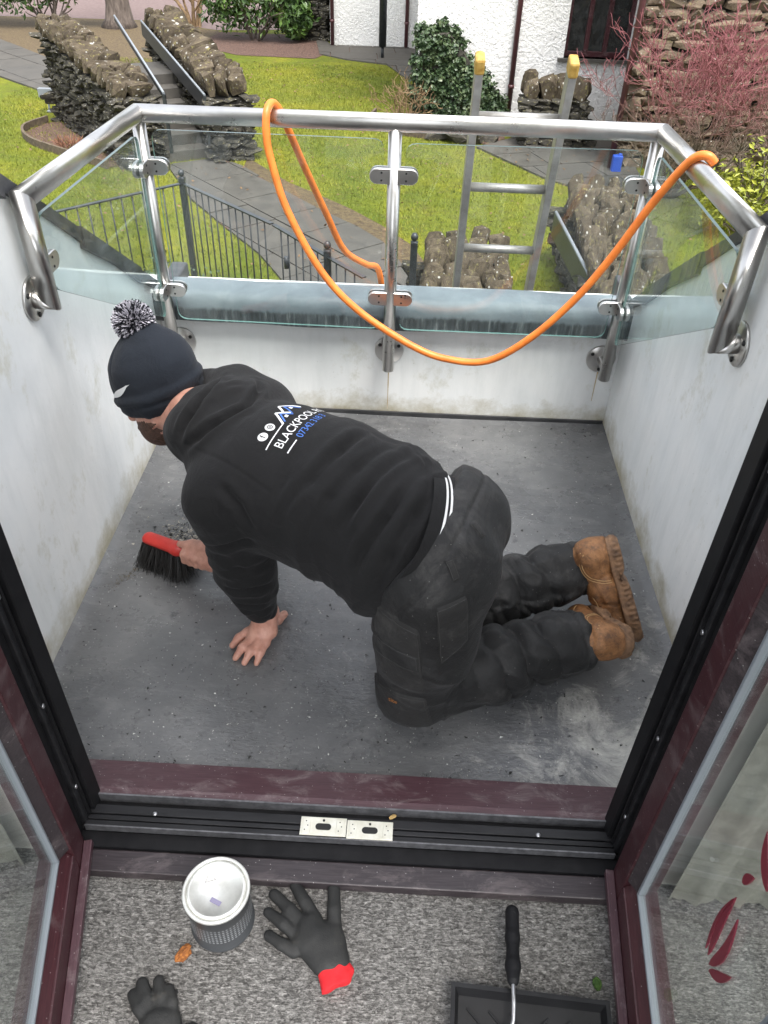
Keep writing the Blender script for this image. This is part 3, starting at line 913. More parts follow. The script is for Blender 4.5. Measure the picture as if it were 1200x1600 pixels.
def make_leather():
    m = mat('tan_nubuck', (0.28, 0.13, 0.05), 0.6); t = NT(m)
    n = t.noise(t.co(), 26, 10, 0.78, 0.5); n2 = t.noise(t.co(loc=(3, 3, 3)), 60, 8, 0.75)
    c = t.ramp(n, [(0.30, (0.055, 0.024, 0.012)), (0.46, (0.21, 0.092, 0.032)), (0.70, (0.40, 0.195, 0.08))])
    c = t.mix(t.ramp(n2, [(0.50, 0.0), (0.66, 0.75)]), c, (0.06, 0.035, 0.022))
    t.color(c); t.bump(n2, 0.5, 0.003); return m
M_leather = make_leather()
M_sole = varied('tan_rubber_sole', (0.09, 0.05, 0.03), (0.30, 0.17, 0.09), 55, 0.75, 0.6, 0.004)
M_white_print = mat('white_print', (0.78, 0.78, 0.78), 0.6)
M_blue_print = mat('blue_print', (0.06, 0.17, 0.55), 0.6)
M_orange_print = mat('orange_print', (0.35, 0.13, 0.03), 0.7)

person = empty('person', (0.05, 1.22, 0.0), 'kneeling man in black hoodie and bobble hat sweeping the balcony floor with a hand brush', 'person')
def lp(o):
    o.matrix_parent_inverse = Matrix.Translation(-person.location); return o
A = lambda *v: np.array(v, float)
# joints
PC = A(0.085, 1.195, 0.462); HL = A(0.070, 1.112, 0.425); HR = A(0.10, 1.275, 0.440)
KL = A(0.045, 1.115, 0.078); KR = A(0.05, 1.325, 0.078)
AL = A(0.455, 1.255, 0.115); AR = A(0.475, 1.465, 0.150)
SHL = A(-0.370, 1.272, 0.470); SHR = A(-0.350, 1.585, 0.490)
ELL = A(-0.348, 1.292, 0.255); WRL = A(-0.315, 1.318, 0.075)
ELR = A(-0.395, 1.645, 0.26); WRR = A(-0.478, 1.478, 0.095)
NB = A(-0.465, 1.505, 0.525); HC = A(-0.588, 1.596, 0.517)
UP = unit((-0.38, 0.20, 0.90)); FW = unit((-0.80, 0.18, -0.40)); FW = unit(FW - UP * (FW @ UP)); LF = np.cross(UP, FW)

# ---- body: one continuous skin from head to feet, clothes sit over it
b = SDF((-0.80, 0.98, -0.01), (0.66, 1.78, 0.78), 0.0042)
ax_ = unit((-0.80, 0.58, 0.1)); lat0, lat1 = unit((0.12, 0.99, 0.06)), unit((0.15, 0.97, 0.08))
b.chain([A(0.10, 1.195, 0.47), A(0.0, 1.25, 0.475), A(-0.16, 1.315, 0.48), A(-0.30, 1.375, 0.48), A(-0.375, 1.415, 0.485)], [0.070, 0.070, 0.080, 0.090, 0.070], 0.05, lat0, 1.35)
b.chain([A(-0.375, 1.415, 0.51), NB, HC - UP * 0.05], [0.06, 0.055, 0.055], 0.03)
b.ell(HC, (0.078, 0.066, 0.098), [FW, LF, UP], 0.02)
b.ell(HC + FW * 0.035 - UP * 0.075, (0.052, 0.048, 0.05), [FW, LF, UP], 0.03)                    # jaw
b.cap(HC + FW * 0.088 - UP * 0.005, HC + FW * 0.100 - UP * 0.035, 0.008, 0.013, 0.012)            # nose
b.cap(HC + FW * 0.082 - UP * 0.062 + LF * 0.018, HC + FW * 0.082 - UP * 0.062 - LF * 0.018, 0.006, 0.006, 0.008)   # lips
b.cap(HC + FW * 0.080 - UP * 0.072 + LF * 0.014, HC + FW * 0.080 - UP * 0.072 - LF * 0.014, 0.006, 0.006, 0.006)
for sg in (1, -1):
    b.ell(HC + FW * 0.078 + LF * sg * 0.03 + UP * 0.004, (0.010, 0.012, 0.009), [FW, LF, UP], 0.006, cut=True)
    b.ell(HC + FW * 0.070 + LF * sg * 0.03 + UP * 0.004, (0.012, 0.012, 0.011), [FW, LF, UP], 0.004)
    e0 = HC - FW * 0.012 + LF * sg * 0.073 - UP * 0.03
    b.ell(e0, (0.020, 0.008, 0.030), [unit(FW + 0.25 * UP), LF, UP], 0.008)
    b.ell(e0 + LF * sg * 0.007 + FW * 0.003, (0.009, 0.005, 0.015), [FW, LF, UP], 0.004, cut=True)
for S, E, W in ((SHL, ELL, WRL), (SHR, ELR, WRR)):
    b.chain([A(-0.375, 1.415, 0.505), S, E, W], [0.055, 0.052, 0.040, 0.029], 0.03)
for H, K, An in ((HL, KL, AL), (HR, KR, AR)):
    b.chain([PC, H, K + A(0, 0, 0.01), An], [0.06, 0.068, 0.052, 0.042], 0.04)
# feet inside the boots
b.chain([AL, A(0.49, 1.25, 0.12), A(0.475, 1.36, 0.055)], [0.036, 0.034, 0.026], 0.02)
b.chain([AR, A(0.51, 1.445, 0.19), A(0.565, 1.375, 0.075)], [0.036, 0.034, 0.026], 0.02)
# left hand pressed flat on the floor, fingers spread
b.cap(WRL, A(-0.322, 1.300, 0.042), 0.026, 0.024, 0.015, unit((0.75, 0.5, 0.1)), 1.25)
b.cap(A(-0.320, 1.305, 0.036), A(-0.335, 1.285, 0.026), 0.024, 0.018, 0.02, unit((0.75, -0.55, 0.0)), 1.6)
for kn, mid, tip, r in ((A(-0.361, 1.297, 0.027), A(-0.379, 1.281, 0.024), A(-0.394, 1.267, 0.010), 0.0105),
                        (A(-0.346, 1.276, 0.029), A(-0.364, 1.250, 0.027), A(-0.379, 1.229, 0.010), 0.0105),
                        (A(-0.327, 1.264, 0.029), A(-0.343, 1.238, 0.026), A(-0.355, 1.215, 0.010), 0.0100),
                        (A(-0.309, 1.266, 0.027), A(-0.319, 1.238, 0.022), A(-0.326, 1.216, 0.009), 0.0092)):
    b.chain([kn * 0.45 + A(-0.320, 1.302, 0.034) * 0.55, kn, mid, tip], [0.012, r * 1.08, r, r * 0.82], 0.007)
b.chain([A(-0.308, 1.315, 0.045), A(-0.293, 1.345, 0.027), A(-0.281, 1.376, 0.014)], [0.016, 0.0125, 0.0105], 0.010)
# right hand closed round the brush handle
GD = unit((0.195, -0.085, 0.004)); HO = A(-0.530, 1.499, 0.092)            # handle axis and grip centre
b.cap(WRR, HO + GD * 0.022 + A(0.012, 0.006, 0.018), 0.027, 0.024, 0.015)
b.cap(HO + GD * 0.030 + A(0.006, 0.01, 0.02), HO - GD * 0.012 + A(0.003, 0.012, 0.018), 0.021, 0.017, 0.015)
px = unit(np.cross(GD, (0, 0, 1)))                                          # points towards the viewer side
for q in range(4):
    o0 = HO + GD * (0.036 - 0.0185 * q)
    r = (0.0092, 0.0102, 0.0105, 0.0100)[q]
    b.chain([o0 + A(0, 0, 0.022) - px * 0.004, o0 + px * 0.021 + A(0, 0, 0.010), o0 + px * 0.020 - A(0, 0, 0.012), o0 - px * 0.002 - A(0, 0, 0.020)], [r * 1.1, r, r * 0.95, r * 0.8], 0.005)
b.chain([HO + GD * 0.028 + A(0, 0, 0.026), HO - GD * 0.012 + A(0, 0.002, 0.026), HO - GD * 0.046 + A(0, 0, 0.019)], [0.014, 0.0115, 0.0095], 0.008)
V, Q = b.mesh(1)
# soften to skin and knead in a few knuckle creases
body = lp(arrmesh('body', V, Q, M_skin, person))
body.data.materials.append(M_hair)
fc = V[Q].mean(1) - HC
beard = ((fc @ FW > -0.012 + 0.01 * np.sin(fc @ UP * 300)) & (fc @ UP < -0.038 - 0.10 * np.maximum(0, fc @ FW - 0.045)) & (np.linalg.norm(fc, axis=1) < 0.15) & (fc @ UP > -0.15) & ~((fc @ FW > 0.088)))
body.data.polygons.foreach_set('material_index', beard.astype(np.int32))
# ---- hoodie
h = SDF((-0.64, 0.98, 0.02), (0.22, 1.80, 0.74), 0.0044)
h.chain([A(0.10, 1.195, 0.455), A(0.0, 1.235, 0.468), A(-0.14, 1.30, 0.478), A(-0.27, 1.355, 0.485), A(-0.36, 1.405, 0.485)], [0.112, 0.120, 0.128, 0.128, 0.098], 0.05, lat1, 1.28)
h.cap(SHL + A(0.03, 0.04, 0.0), SHR + A(0.02, -0.04, 0.0), 0.084, 0.084, 0.06)
h.cap(A(-0.39, 1.42, 0.505), A(-0.455, 1.50, 0.525), 0.09, 0.07, 0.05)
# loose front hanging below belly and chest
h.cap(A(0.00, 1.17, 0.40), A(-0.22, 1.30, 0.41), 0.10, 0.095, 0.06)
h.cap(A(-0.030, 1.145, 0.36), A(-0.02, 1.20, 0.34), 0.055, 0.05, 0.07)
# sleeves
h.chain([SHL + A(0.03, 0.045, 0.0), SHL, ELL, WRL + A(-0.010, -0.008, 0.035)], [0.084, 0.075, 0.057, 0.041], 0.035)
h.cap(ELL + A(-0.004, 0.0, 0.05), ELL + A(0.012, 0.01, -0.07), 0.062, 0.052, 0.03)
h.chain([SHR, ELR, WRR + A(0.015, 0.03, 0.03)], [0.085, 0.064, 0.040], 0.035)
# ribbed cuffs
wd = unit(WRL - ELL)
h.cap(WRL - wd * 0.055, WRL - wd * 0.016, 0.036, 0.033, 0.006)
# hood bunched behind the neck
hb = NB
h.chain([A(-0.505, 1.500, 0.455), A(-0.492, 1.452, 0.505), A(-0.430, 1.420, 0.548), A(-0.370, 1.485, 0.566), A(-0.395, 1.590, 0.548), A(-0.49, 1.650, 0.515)], [0.028, 0.034, 0.042, 0.047, 0.045, 0.04], 0.04)
h.ell(A(-0.395, 1.475, 0.542), (0.080, 0.115, 0.060), [ax_, lat1, unit(np.cross(ax_, lat1))], 0.03)
h.cap(A(-0.470, 1.425, 0.495), A(-0.405, 1.395, 0.540), 0.034, 0.044, 0.03)
# hollow for neck and jaw
h.cap(HC - UP * 0.02, HC - UP * 0.10 + FW * 0.02, 0.075, 0.066, 0.012, cut=True)
h.cap(HC - UP * 0.05, A(-0.50, 1.52, 0.53), 0.070, 0.058, 0.012, cut=True)
# hem plane: drops from the small of the back to the belly
HEMP = A(0.078, 1.16, 0.52); HEMN = unit((0.82, 0.10, -0.56))
h.half(HEMP, HEMN)
h.halfbox(WRL - wd * 0.008, wd, 0.07)
V, Q = h.mesh(2)
N = vnormals(V, Q)
ax = unit((-0.89, 0.43, 0.03))
s_ = (V - PC) @ ax
torso = np.clip((np.linalg.norm(V - ELL, axis=1) - 0.12) / 0.08, 0, 1)
disp = np.zeros(len(V))
def fold(pts, amp, w, fade=True, shift=-0.025):
    d, t = segdist(V, np.array(pts) + np.array((0.0, 0.0, shift)))
    w = w * 0.8; e = np.exp(-(d / w) ** 2) - 0.45 * np.exp(-((d - 2.0 * w) / (1.1 * w)) ** 2)
    if fade: e *= np.clip(np.sin(np.pi * np.clip(t, 0.02, 0.98)) * 1.6, 0, 1)
    global disp
    disp = disp + 1.5 * amp * e * (0.55 + 0.9 * vnoise(V * 9, 17))
# drape folds sweeping round the trunk from belly and armpit up over the back
for pts, am, w in (
    ([(-0.06, 1.36, 0.62), (-0.1111, 1.2728, 0.6171), (-0.1718, 1.1977, 0.5834), (-0.2379, 1.1621, 0.5092)], -0.010, 0.013),
    ([(-0.022, 1.3034, 0.5964), (-0.0859, 1.222, 0.5918), (-0.1336, 1.1695, 0.5639), (-0.1671, 1.1357, 0.51)], -0.010, 0.012),
    ([(0.011, 1.2741, 0.5954), (-0.0345, 1.2136, 0.5903), (-0.081, 1.1547, 0.568), (-0.1154, 1.1234, 0.5077)], -0.010, 0.012),
    ([(0.0359, 1.2439, 0.5874), (-0.0158, 1.1284, 0.5732), (-0.0606, 1.092, 0.5068), (-0.0837, 1.0781, 0.4433)], -0.010, 0.013),
    ([(0.0741, 1.2182, 0.5777), (0.0323, 1.1338, 0.564), (-0.0095, 1.0807, 0.5042), (-0.0395, 1.0608, 0.429)], -0.010, 0.012),
    ([(-0.1996, 1.2691, 0.6101), (-0.23, 1.1993, 0.5663), (-0.261, 1.1692, 0.5001)], -0.005, 0.012),
    ([(-0.3614, 1.221, 0.5498), (-0.3142, 1.1921, 0.5189), (-0.2837, 1.1757, 0.4681)], -0.006, 0.012),
    ([(0.00, 1.35, 0.60), (0.03, 1.29, 0.605), (0.06, 1.26, 0.60)], -0.009, 0.010),
    ([(-0.06, 1.37, 0.615), (-0.01, 1.335, 0.615), (0.03, 1.32, 0.60)], 0.010, 0.012)):
    fold(pts, am, w, shift=0.0)
# sleeve folds: rings pushed up at elbow and wrist
for pts, am, w in (([(-0.42, 1.25, 0.38), (-0.3614, 1.2037, 0.3948), (-0.2866, 1.1793, 0.4391)], -0.007, 0.012), ([(-0.40, 1.25, 0.30), (-0.3451, 1.2197, 0.3162), (-0.2887, 1.2547, 0.3062)], -0.008, 0.011),
                   ([(-0.3833, 1.2358, 0.2489), (-0.3236, 1.2246, 0.2502), (-0.2812, 1.2662, 0.232)], -0.008, 0.010), ([(-0.38, 1.25, 0.19), (-0.33, 1.235, 0.185), (-0.29, 1.28, 0.17)], -0.007, 0.009), ([(-0.37, 1.26, 0.145), (-0.325, 1.25, 0.135), (-0.29, 1.29, 0.125)], 0.006, 0.009)):
    fold(pts, am, w, shift=0.0)
# hood creases
for pts, am, w in (([(-0.46, 1.355, 0.53), (-0.4282, 1.3446, 0.5694), (-0.3799, 1.3691, 0.6036), (-0.3326, 1.4084, 0.613), (-0.3136, 1.4818, 0.6127), (-0.33, 1.55, 0.60)], -0.012, 0.010),
                   ([(-0.455, 1.3648, 0.5865), (-0.429, 1.4187, 0.6221), (-0.3879, 1.4581, 0.6354), (-0.3448, 1.4861, 0.6341)], -0.009, 0.010),
                   ([(-0.4749, 1.3586, 0.5492), (-0.4464, 1.3967, 0.6063), (-0.4141, 1.472, 0.6133), (-0.41, 1.55, 0.61)], -0.012, 0.010)):
    fold(pts, am, w, shift=0.0)
def ridged(P, seed): return 1 - np.abs(2 * vnoise(P, seed) - 1)
lt = V @ lat1
wob = 0.5 * (vnoise(np.stack([s_ * 5, lt * 5, V[:, 2] * 5], 1), 12) - 0.5)
n1 = ridged(np.stack([s_ * 15 + 3 + wob * 1.5, lt * 2.6, V[:, 2] * 2.2], 1), 3) - 0.5
n2 = ridged(np.stack([s_ * 30 + 9 + lt * 7 + wob * 3, lt * 3.4, V[:, 2] * 3], 1), 5) - 0.5
rear = np.clip((0.34 - s_) / 0.26, 0.0, 1)
disp += torso * (0.0105 * n1 * (0.12 + rear) + 0.0065 * n2 * (0.05 + rear))
slv = np.clip(1 - (np.linalg.norm(V - ELL, axis=1) - 0.10) / 0.10, 0, 1)
us = (V - SHL) @ unit(WRL - SHL)
n3 = ridged(np.stack([us * 26 + 1.4 * np.sin(V[:, 0] * 28), V[:, 0] * 5, V[:, 1] * 5], 1), 9) - 0.5
disp += slv * 0.009 * n3
disp += 0.0025 * (vnoise(V * 34, 8) - 0.5)
# armhole seams and hem band
for c, nn in ((SHL + A(0.04, 0.03, 0), unit((0.55, 0.72, 0.42))),):
    d = np.abs((V - c) @ nn); near = np.linalg.norm(V - c, axis=1) < 0.16
    disp -= 0.0022 * np.exp(-(d / 0.0035) ** 2) * near
hd = -((V - HEMP) @ HEMN)
disp -= 0.004 * np.exp(-((hd - 0.055) / 0.005) ** 2)
disp -= np.where(hd < 0.05, 0.006 * np.clip(1 - hd / 0.05, 0, 1), 0)
V = V + N * disp[:, None]
V = relax(V, Q, 0.15)
hoodie = lp(arrmesh('hoodie', V, Q, M_hoodie, person))
HV, HQ = V, Q

# ---- underwear band and shirt-tail of skin between hoodie and trousers
# ---- trousers
t = SDF((-0.10, 0.96, -0.012), (0.56, 1.62, 0.72), 0.0044)
BUTT = A(0.165, 1.20, 0.475)
t.ell(PC + A(0.0, 0.0, -0.005), (0.106, 0.165, 0.115), [unit((0.95, -0.12, 0.2)), unit((0.12, 0.99, 0.05)), unit(np.cross(unit((0.95, -0.12, 0.2)), unit((0.12, 0.99, 0.05))))], 0.04)
for sg, H in ((-1, HL), (1, HR)):
    t.ell(H + A(0.038, 0.02 * -sg, 0.01), (0.092, 0.088, 0.100), None, 0.05)
t.chain([HL + A(0.005, -0.002, 0.0), KL * 0.45 + HL * 0.55 + A(0.008, -0.005, 0), KL + A(0.012, -0.006, 0.015)], [0.112, 0.104, 0.082], 0.04)
t.chain([HR, KR * 0.45 + HR * 0.55, KR + A(0.012, 0, 0.012)], [0.110, 0.100, 0.080], 0.04)
t.chain([KL + A(0.01, -0.002, 0.006), KL * 0.55 + AL * 0.45, AL + A(-0.01, 0, 0.0)], [0.080, 0.073, 0.066], 0.03)
t.chain([KR + A(0.01, 0, 0.006), KR * 0.55 + AR * 0.45, AR + A(-0.01, 0, 0.0)], [0.080, 0.073, 0.066], 0.03)
sdl, sdr = unit(AL - KL), unit(AR - KR)
t.halfbox(AL - sdl * 0.014, sdl, 0.12); t.halfbox(AR - sdr * 0.012, sdr, 0.12)
t.halfbox(A(0, 0, 0.001), (0, 0, -1), 3.0)
WBN = unit((0.87, -0.28, -0.49)); WBP = A(0.080, 1.20, 0.53)
t.half(WBP, -WBN)
V, Q = t.mesh(2)
N = vnormals(V, Q)
disp = np.zeros(len(V))
# concertina creases above both boot cuffs and behind the knees
for K_, A_, sd_ in ((KL, AL, sdl), (KR, AR, sdr)):
    u = (V - K_) @ sd_; L = np.linalg.norm(A_ - K_)
    q = V - K_ - u[:, None] * sd_; rr = np.linalg.norm(q, axis=1); near = (rr < 0.13) & (u > 0.05)
    ang = np.arctan2(q[:, 1], q[:, 2])
    ph = u * 96 + 1.6 * np.sin(ang * 1.0 + 1.0) + 2.2 * (vnoise(np.stack([u * 12, ang * 1.5, ang * 0 + 1], 1), 4) - 0.5)
    env = np.exp(-((u - 0.60 * L) / 0.09) ** 2)
    disp += near * env * 0.019 * (np.abs(np.sin(ph * 0.5)) ** 0.7 - 0.5)
    disp += near * np.clip((u - 0.72 * L) / 0.03, 0, 1) * 0.004
    disp += near * 0.010 * (1 - np.abs(2 * vnoise(np.stack([u * 16 + ang, ang * 1.6, ang * 0], 1), 6) - 1) - 0.5)
    disp -= near * 0.004 * np.exp(-((u - L + 0.03) / 0.004) ** 2)
def fold(pts, amp, w):
    global disp
    d, tt_ = segdist(V, pts); disp = disp + amp * np.exp(-(d / w) ** 2) * np.clip(np.sin(np.pi * np.clip(tt_, 0.02, 0.98)) * 1.6, 0, 1)
for pts, am, w in (([(0.00, 1.00, 0.30), (0.07, 0.99, 0.27), (0.15, 1.03, 0.22), (0.20, 1.10, 0.16)], 0.007, 0.014),
                   ([(0.03, 0.99, 0.40), (0.10, 0.99, 0.36), (0.19, 1.03, 0.31)], 0.006, 0.014),
                   ([(-0.04, 1.03, 0.17), (0.04, 1.02, 0.16), (0.14, 1.06, 0.12)], 0.007, 0.013),
                   ([(-0.05, 1.05, 0.24), (0.02, 1.01, 0.23), (0.12, 1.03, 0.18)], 0.005, 0.012),
                   ([(0.13, 1.05, 0.16), (0.17, 1.09, 0.13), (0.19, 1.16, 0.13)], 0.008, 0.012),
                   ([(0.08, 1.10, 0.60), (0.13, 1.16, 0.62), (0.16, 1.25, 0.60)], -0.004, 0.008),
                   ([(0.22, 1.18, 0.55), (0.24, 1.20, 0.45), (0.22, 1.19, 0.36)], -0.012, 0.016)):
    fold(pts, am, w)
disp += 0.007 * (1 - np.abs(2 * vnoise(np.stack([V[:, 2] * 17 + V[:, 0] * 9, V[:, 1] * 6, V[:, 0] * 6], 1), 2) - 1) - 0.5) + 0.002 * (vnoise(V * 40, 3) - 0.5)
wb = (V - WBP) @ WBN
disp -= 0.004 * np.exp(-((wb - 0.045) / 0.004) ** 2)
V = V + N * disp[:, None]; V[:, 2] = np.maximum(V[:, 2], 0.003); V = relax(V, Q, 0.2)
trousers = lp(arrmesh('trousers', V, Q, M_trouser, person))
TV, TQ = V, Q

from mathutils.bvhtree import BVHTree
bvh_h = BVHTree.FromPolygons([tuple(v) for v in HV], [tuple(int(i) for i in q) for q in HQ])
bvh_t = BVHTree.FromPolygons([tuple(v) for v in TV], [tuple(int(i) for i in q) for q in TQ])

# ---- hat: knitted bobble hat
hat = SDF(HC - 0.26, HC + 0.26, 0.0045)
HATC = HC + UP * 0.035 - FW * 0.008
hat.ell(HATC, (0.098, 0.087, 0.108), [FW, LF, UP], 0.02)
hat.cap(HATC + UP * 0.05 - FW * 0.02, HATC + UP * 0.105 - FW * 0.03, 0.070, 0.026, 0.06)
hat.ell(HATC - FW * 0.045 + UP * 0.02, (0.072, 0.078, 0.09), [FW, LF, UP], 0.04)
cut_n = unit(-UP - FW * 0.06); cut_p = HC - UP * 0.028
hat.half(cut_p, cut_n)
hat.ell(HC - UP * 0.03, (0.082, 0.070, 0.095), [FW, LF, UP], 0.006, cut=True)
V, Q = hat.mesh(2); N = vnormals(V, Q)
hgt = (V - cut_p) @ UP
q = V - HC; ang = np.arctan2(q @ LF, q @ FW)
d_ = 0.009 / (1 + np.exp((hgt - 0.055 - 0.004 * np.sin(ang * 2)) / 0.0022)) - 0.004 * np.exp(-((hgt - 0.030 - 0.006 * np.sin(ang * 1.5)) / 0.004) ** 2)             # turned-up cuff
d_ += 0.0006 * np.sin(ang * 85) * (hgt < 0.052)
d_ += 0.006 * (vnoise(np.stack([ang * 2.2, hgt * 14, hgt * 0], 1), 3) - 0.5) + 0.004 * (vnoise(V * 26, 5) - 0.5)
d_ -= 0.006 * np.exp(-((ang - 1.2) / 0.05) ** 2) * np.clip((hgt - 0.10) / 0.05, 0, 1)
V = V + N * d_[:, None]; V = relax(V, Q, 0.25)
hat_o = lp(arrmesh('bobble_hat', V, Q, M_hat, person))
bvh_hat = BVHTree.FromPolygons([tuple(v) for v in V], [tuple(int(i) for i in q_) for q_ in Q])
# white tick-shaped flash knitted into the front of the hat
def drape(pts2, faces, O, X, Y, D, bvh, off, name, mt, par, lift=0.25):
    """lay a flat shape (2D points) onto a surface, casting along D"""
    O, X, Y, D = (Vector(tuple(v)) for v in (O, X, Y, D)); vs = []
    for (u, w) in pts2:
        p = O + X * float(u) + Y * float(w)
        hit, nr, _, _ = bvh.ray_cast(p - D * lift, D)
        if hit is None: hit, nr, _, _ = bvh.find_nearest(p)
        if nr.dot(D) > 0: nr = -nr
        vs.append(tuple(hit + nr * off))
    me = bpy.data.meshes.new(name); me.from_pydata(vs, [], faces); me.update(); me.materials.append(mt)
    return link(bpy.data.objects.new(name, me), par)
def ribbon(pts_top, pts_bot):
    n = len(pts_top); P = list(pts_top) + list(pts_bot); return P, [(i, i + 1, n + i + 1, n + i) for i in range(n - 1)]
def swoosh(n=40, sc=0.098):
    top, bot = [], []
    for i in range(n):
        t_ = i / (n - 1); x = t_
        yb = (-0.10 + 0.16 * t_ ** 1.5) - 0.07 * math.sin(math.pi * min(1, t_ * 1.25))
        th = 0.20 * (math.sin(math.pi * min(t_ * 1.02 + 0.04, 1)) ** 0.9) * (1 - t_) ** 0.55 if t_ < 1 else 0
        bot.append((x * sc, yb * sc)); top.append((x * sc, (yb + th) * sc))
    return top, bot
P2, F2 = ribbon(*swoosh())
SO = HATC + FW * 0.113 + LF * 0.035 + UP * 0.000
TX = unit(A(-0.598, 1.517, 0.6085) - A(-0.6775, 1.5625, 0.555)); TD = unit(A(0.08, -0.86, 0.48)); TY = unit(np.cross(TX, TD)); TY = TY if TY[2] > 0 else -TY
drape(P2, F2, A(-0.685, 1.564, 0.533), TX, TY, -TD, bvh_hat, 0.0016, 'tick_mark', M_white_print, hat_o)
# pompom: a ball of short black and white yarn ends
pomc = HATC + UP * 0.140 - FW * 0.028
def yarn(name, n, mt, seed):
    r_ = np.random.default_rng(seed); vs = []; fs = []
    for i in range(n):
        d = unit(r_.normal(size=3)); L = 0.046 * (0.86 + 0.24 * r_.random()); d2 = unit(d + 0.25 * r_.normal(size=3))
        p0 = pomc + d * 0.012; p1 = pomc + d * L * 0.65; p2 = p1 + d2 * L * 0.35
        sx = unit(np.cross(d, r_.normal(size=3))); sy = np.cross(d, sx); w0 = 0.0017
        b0 = len(vs)
        for p, w_ in ((p0, w0 * 0.6), (p1, w0), (p2, w0 * 0.8)):
            for a in (0, 2.094, 4.189): vs.append(p + (sx * math.cos(a) + sy * math.sin(a)) * w_)
        for k_ in range(2):
            for j in range(3):
                a = b0 + k_ * 3 + j; c = b0 + k_ * 3 + (j + 1) % 3; fs.append((a, c, c + 3, a + 3))
        fs.append((b0 + 6, b0 + 7, b0 + 8, b0 + 8))
    o = arrmesh(name, np.array(vs), np.array(fs), mt, hat_o, smooth=True); o['kind'] = 'stuff'; return o
M_yarn_w = mat('white_yarn', (0.62, 0.60, 0.66), 0.9); M_yarn_b = mat('black_yarn', (0.010, 0.010, 0.016), 0.9)
yarn('white_pompom_yarn', 1300, M_yarn_w, 1); yarn('black_pompom_yarn', 1300, M_yarn_b, 2)

# ---- elastic underwear band with two white stripes, showing between hoodie and trousers
def hoop(name, off0, off1, r_add, mt, par):
    """band round the waist lying on an inflated body section"""
    c0 = A(0.066, 1.195, 0.470); n_ = unit((0.87, 0.0, -0.49)); e1 = unit(np.cross(n_, (0, 0, 1.0))); e2 = np.cross(n_, e1)
    vs, fs = [], []; K = 64
    for off in (off0, off1):
        for j in range(K):
            a = 2 * math.pi * j / K
            vs.append(c0 + n_ * off + e1 * math.cos(a) * (0.156 + r_add) + e2 * math.sin(a) * (0.104 + r_add))
    for j in range(K): fs.append((j, (j + 1) % K, K + (j + 1) % K, K + j))
    return arrmesh(name, np.array(vs), np.array(fs), mt, par)
band = lp(hoop('underwear_band', -0.06, 0.04, 0.0, M_hoodie, person))
hoop('white_stripe', -0.032, -0.027, 0.0015, M_white_print, band); hoop('white_stripe', -0.022, -0.017, 0.0015, M_white_print, band)

# ---- trouser pockets, loops and patches lie on the cloth
def patch(name, corners, n, bvh, D, off, mt, par, thick=0.0):
    c = [np.array(p, float) for p in corners]; P = []; F = []
    D = Vector(tuple(unit(D)))
    for j in range(n + 1):
        for i in range(n + 1):
            u, w_ = i / n, j / n
            p = (c[0] * (1 - u) + c[1] * u) * (1 - w_) + (c[3] * (1 - u) + c[2] * u) * w_
            hit, nr, _, _ = bvh.ray_cast(Vector(tuple(p)) - D * 0.12, D)
            if hit is None: hit, nr, _, _ = bvh.find_nearest(Vector(tuple(p)))
            if nr.dot(D) > 0: nr = -nr
            e = 1 if (0 < i < n and 0 < j < n) else -0.4
            P.append(tuple(hit + nr * (off * e)))
    for j in range(n):
        for i in range(n):
            a = j * (n + 1) + i; F.append((a, a + 1, a + n + 2, a + n + 1))
    o = arrmesh(name, np.array(P), np.array(F), mt, par)
    return o

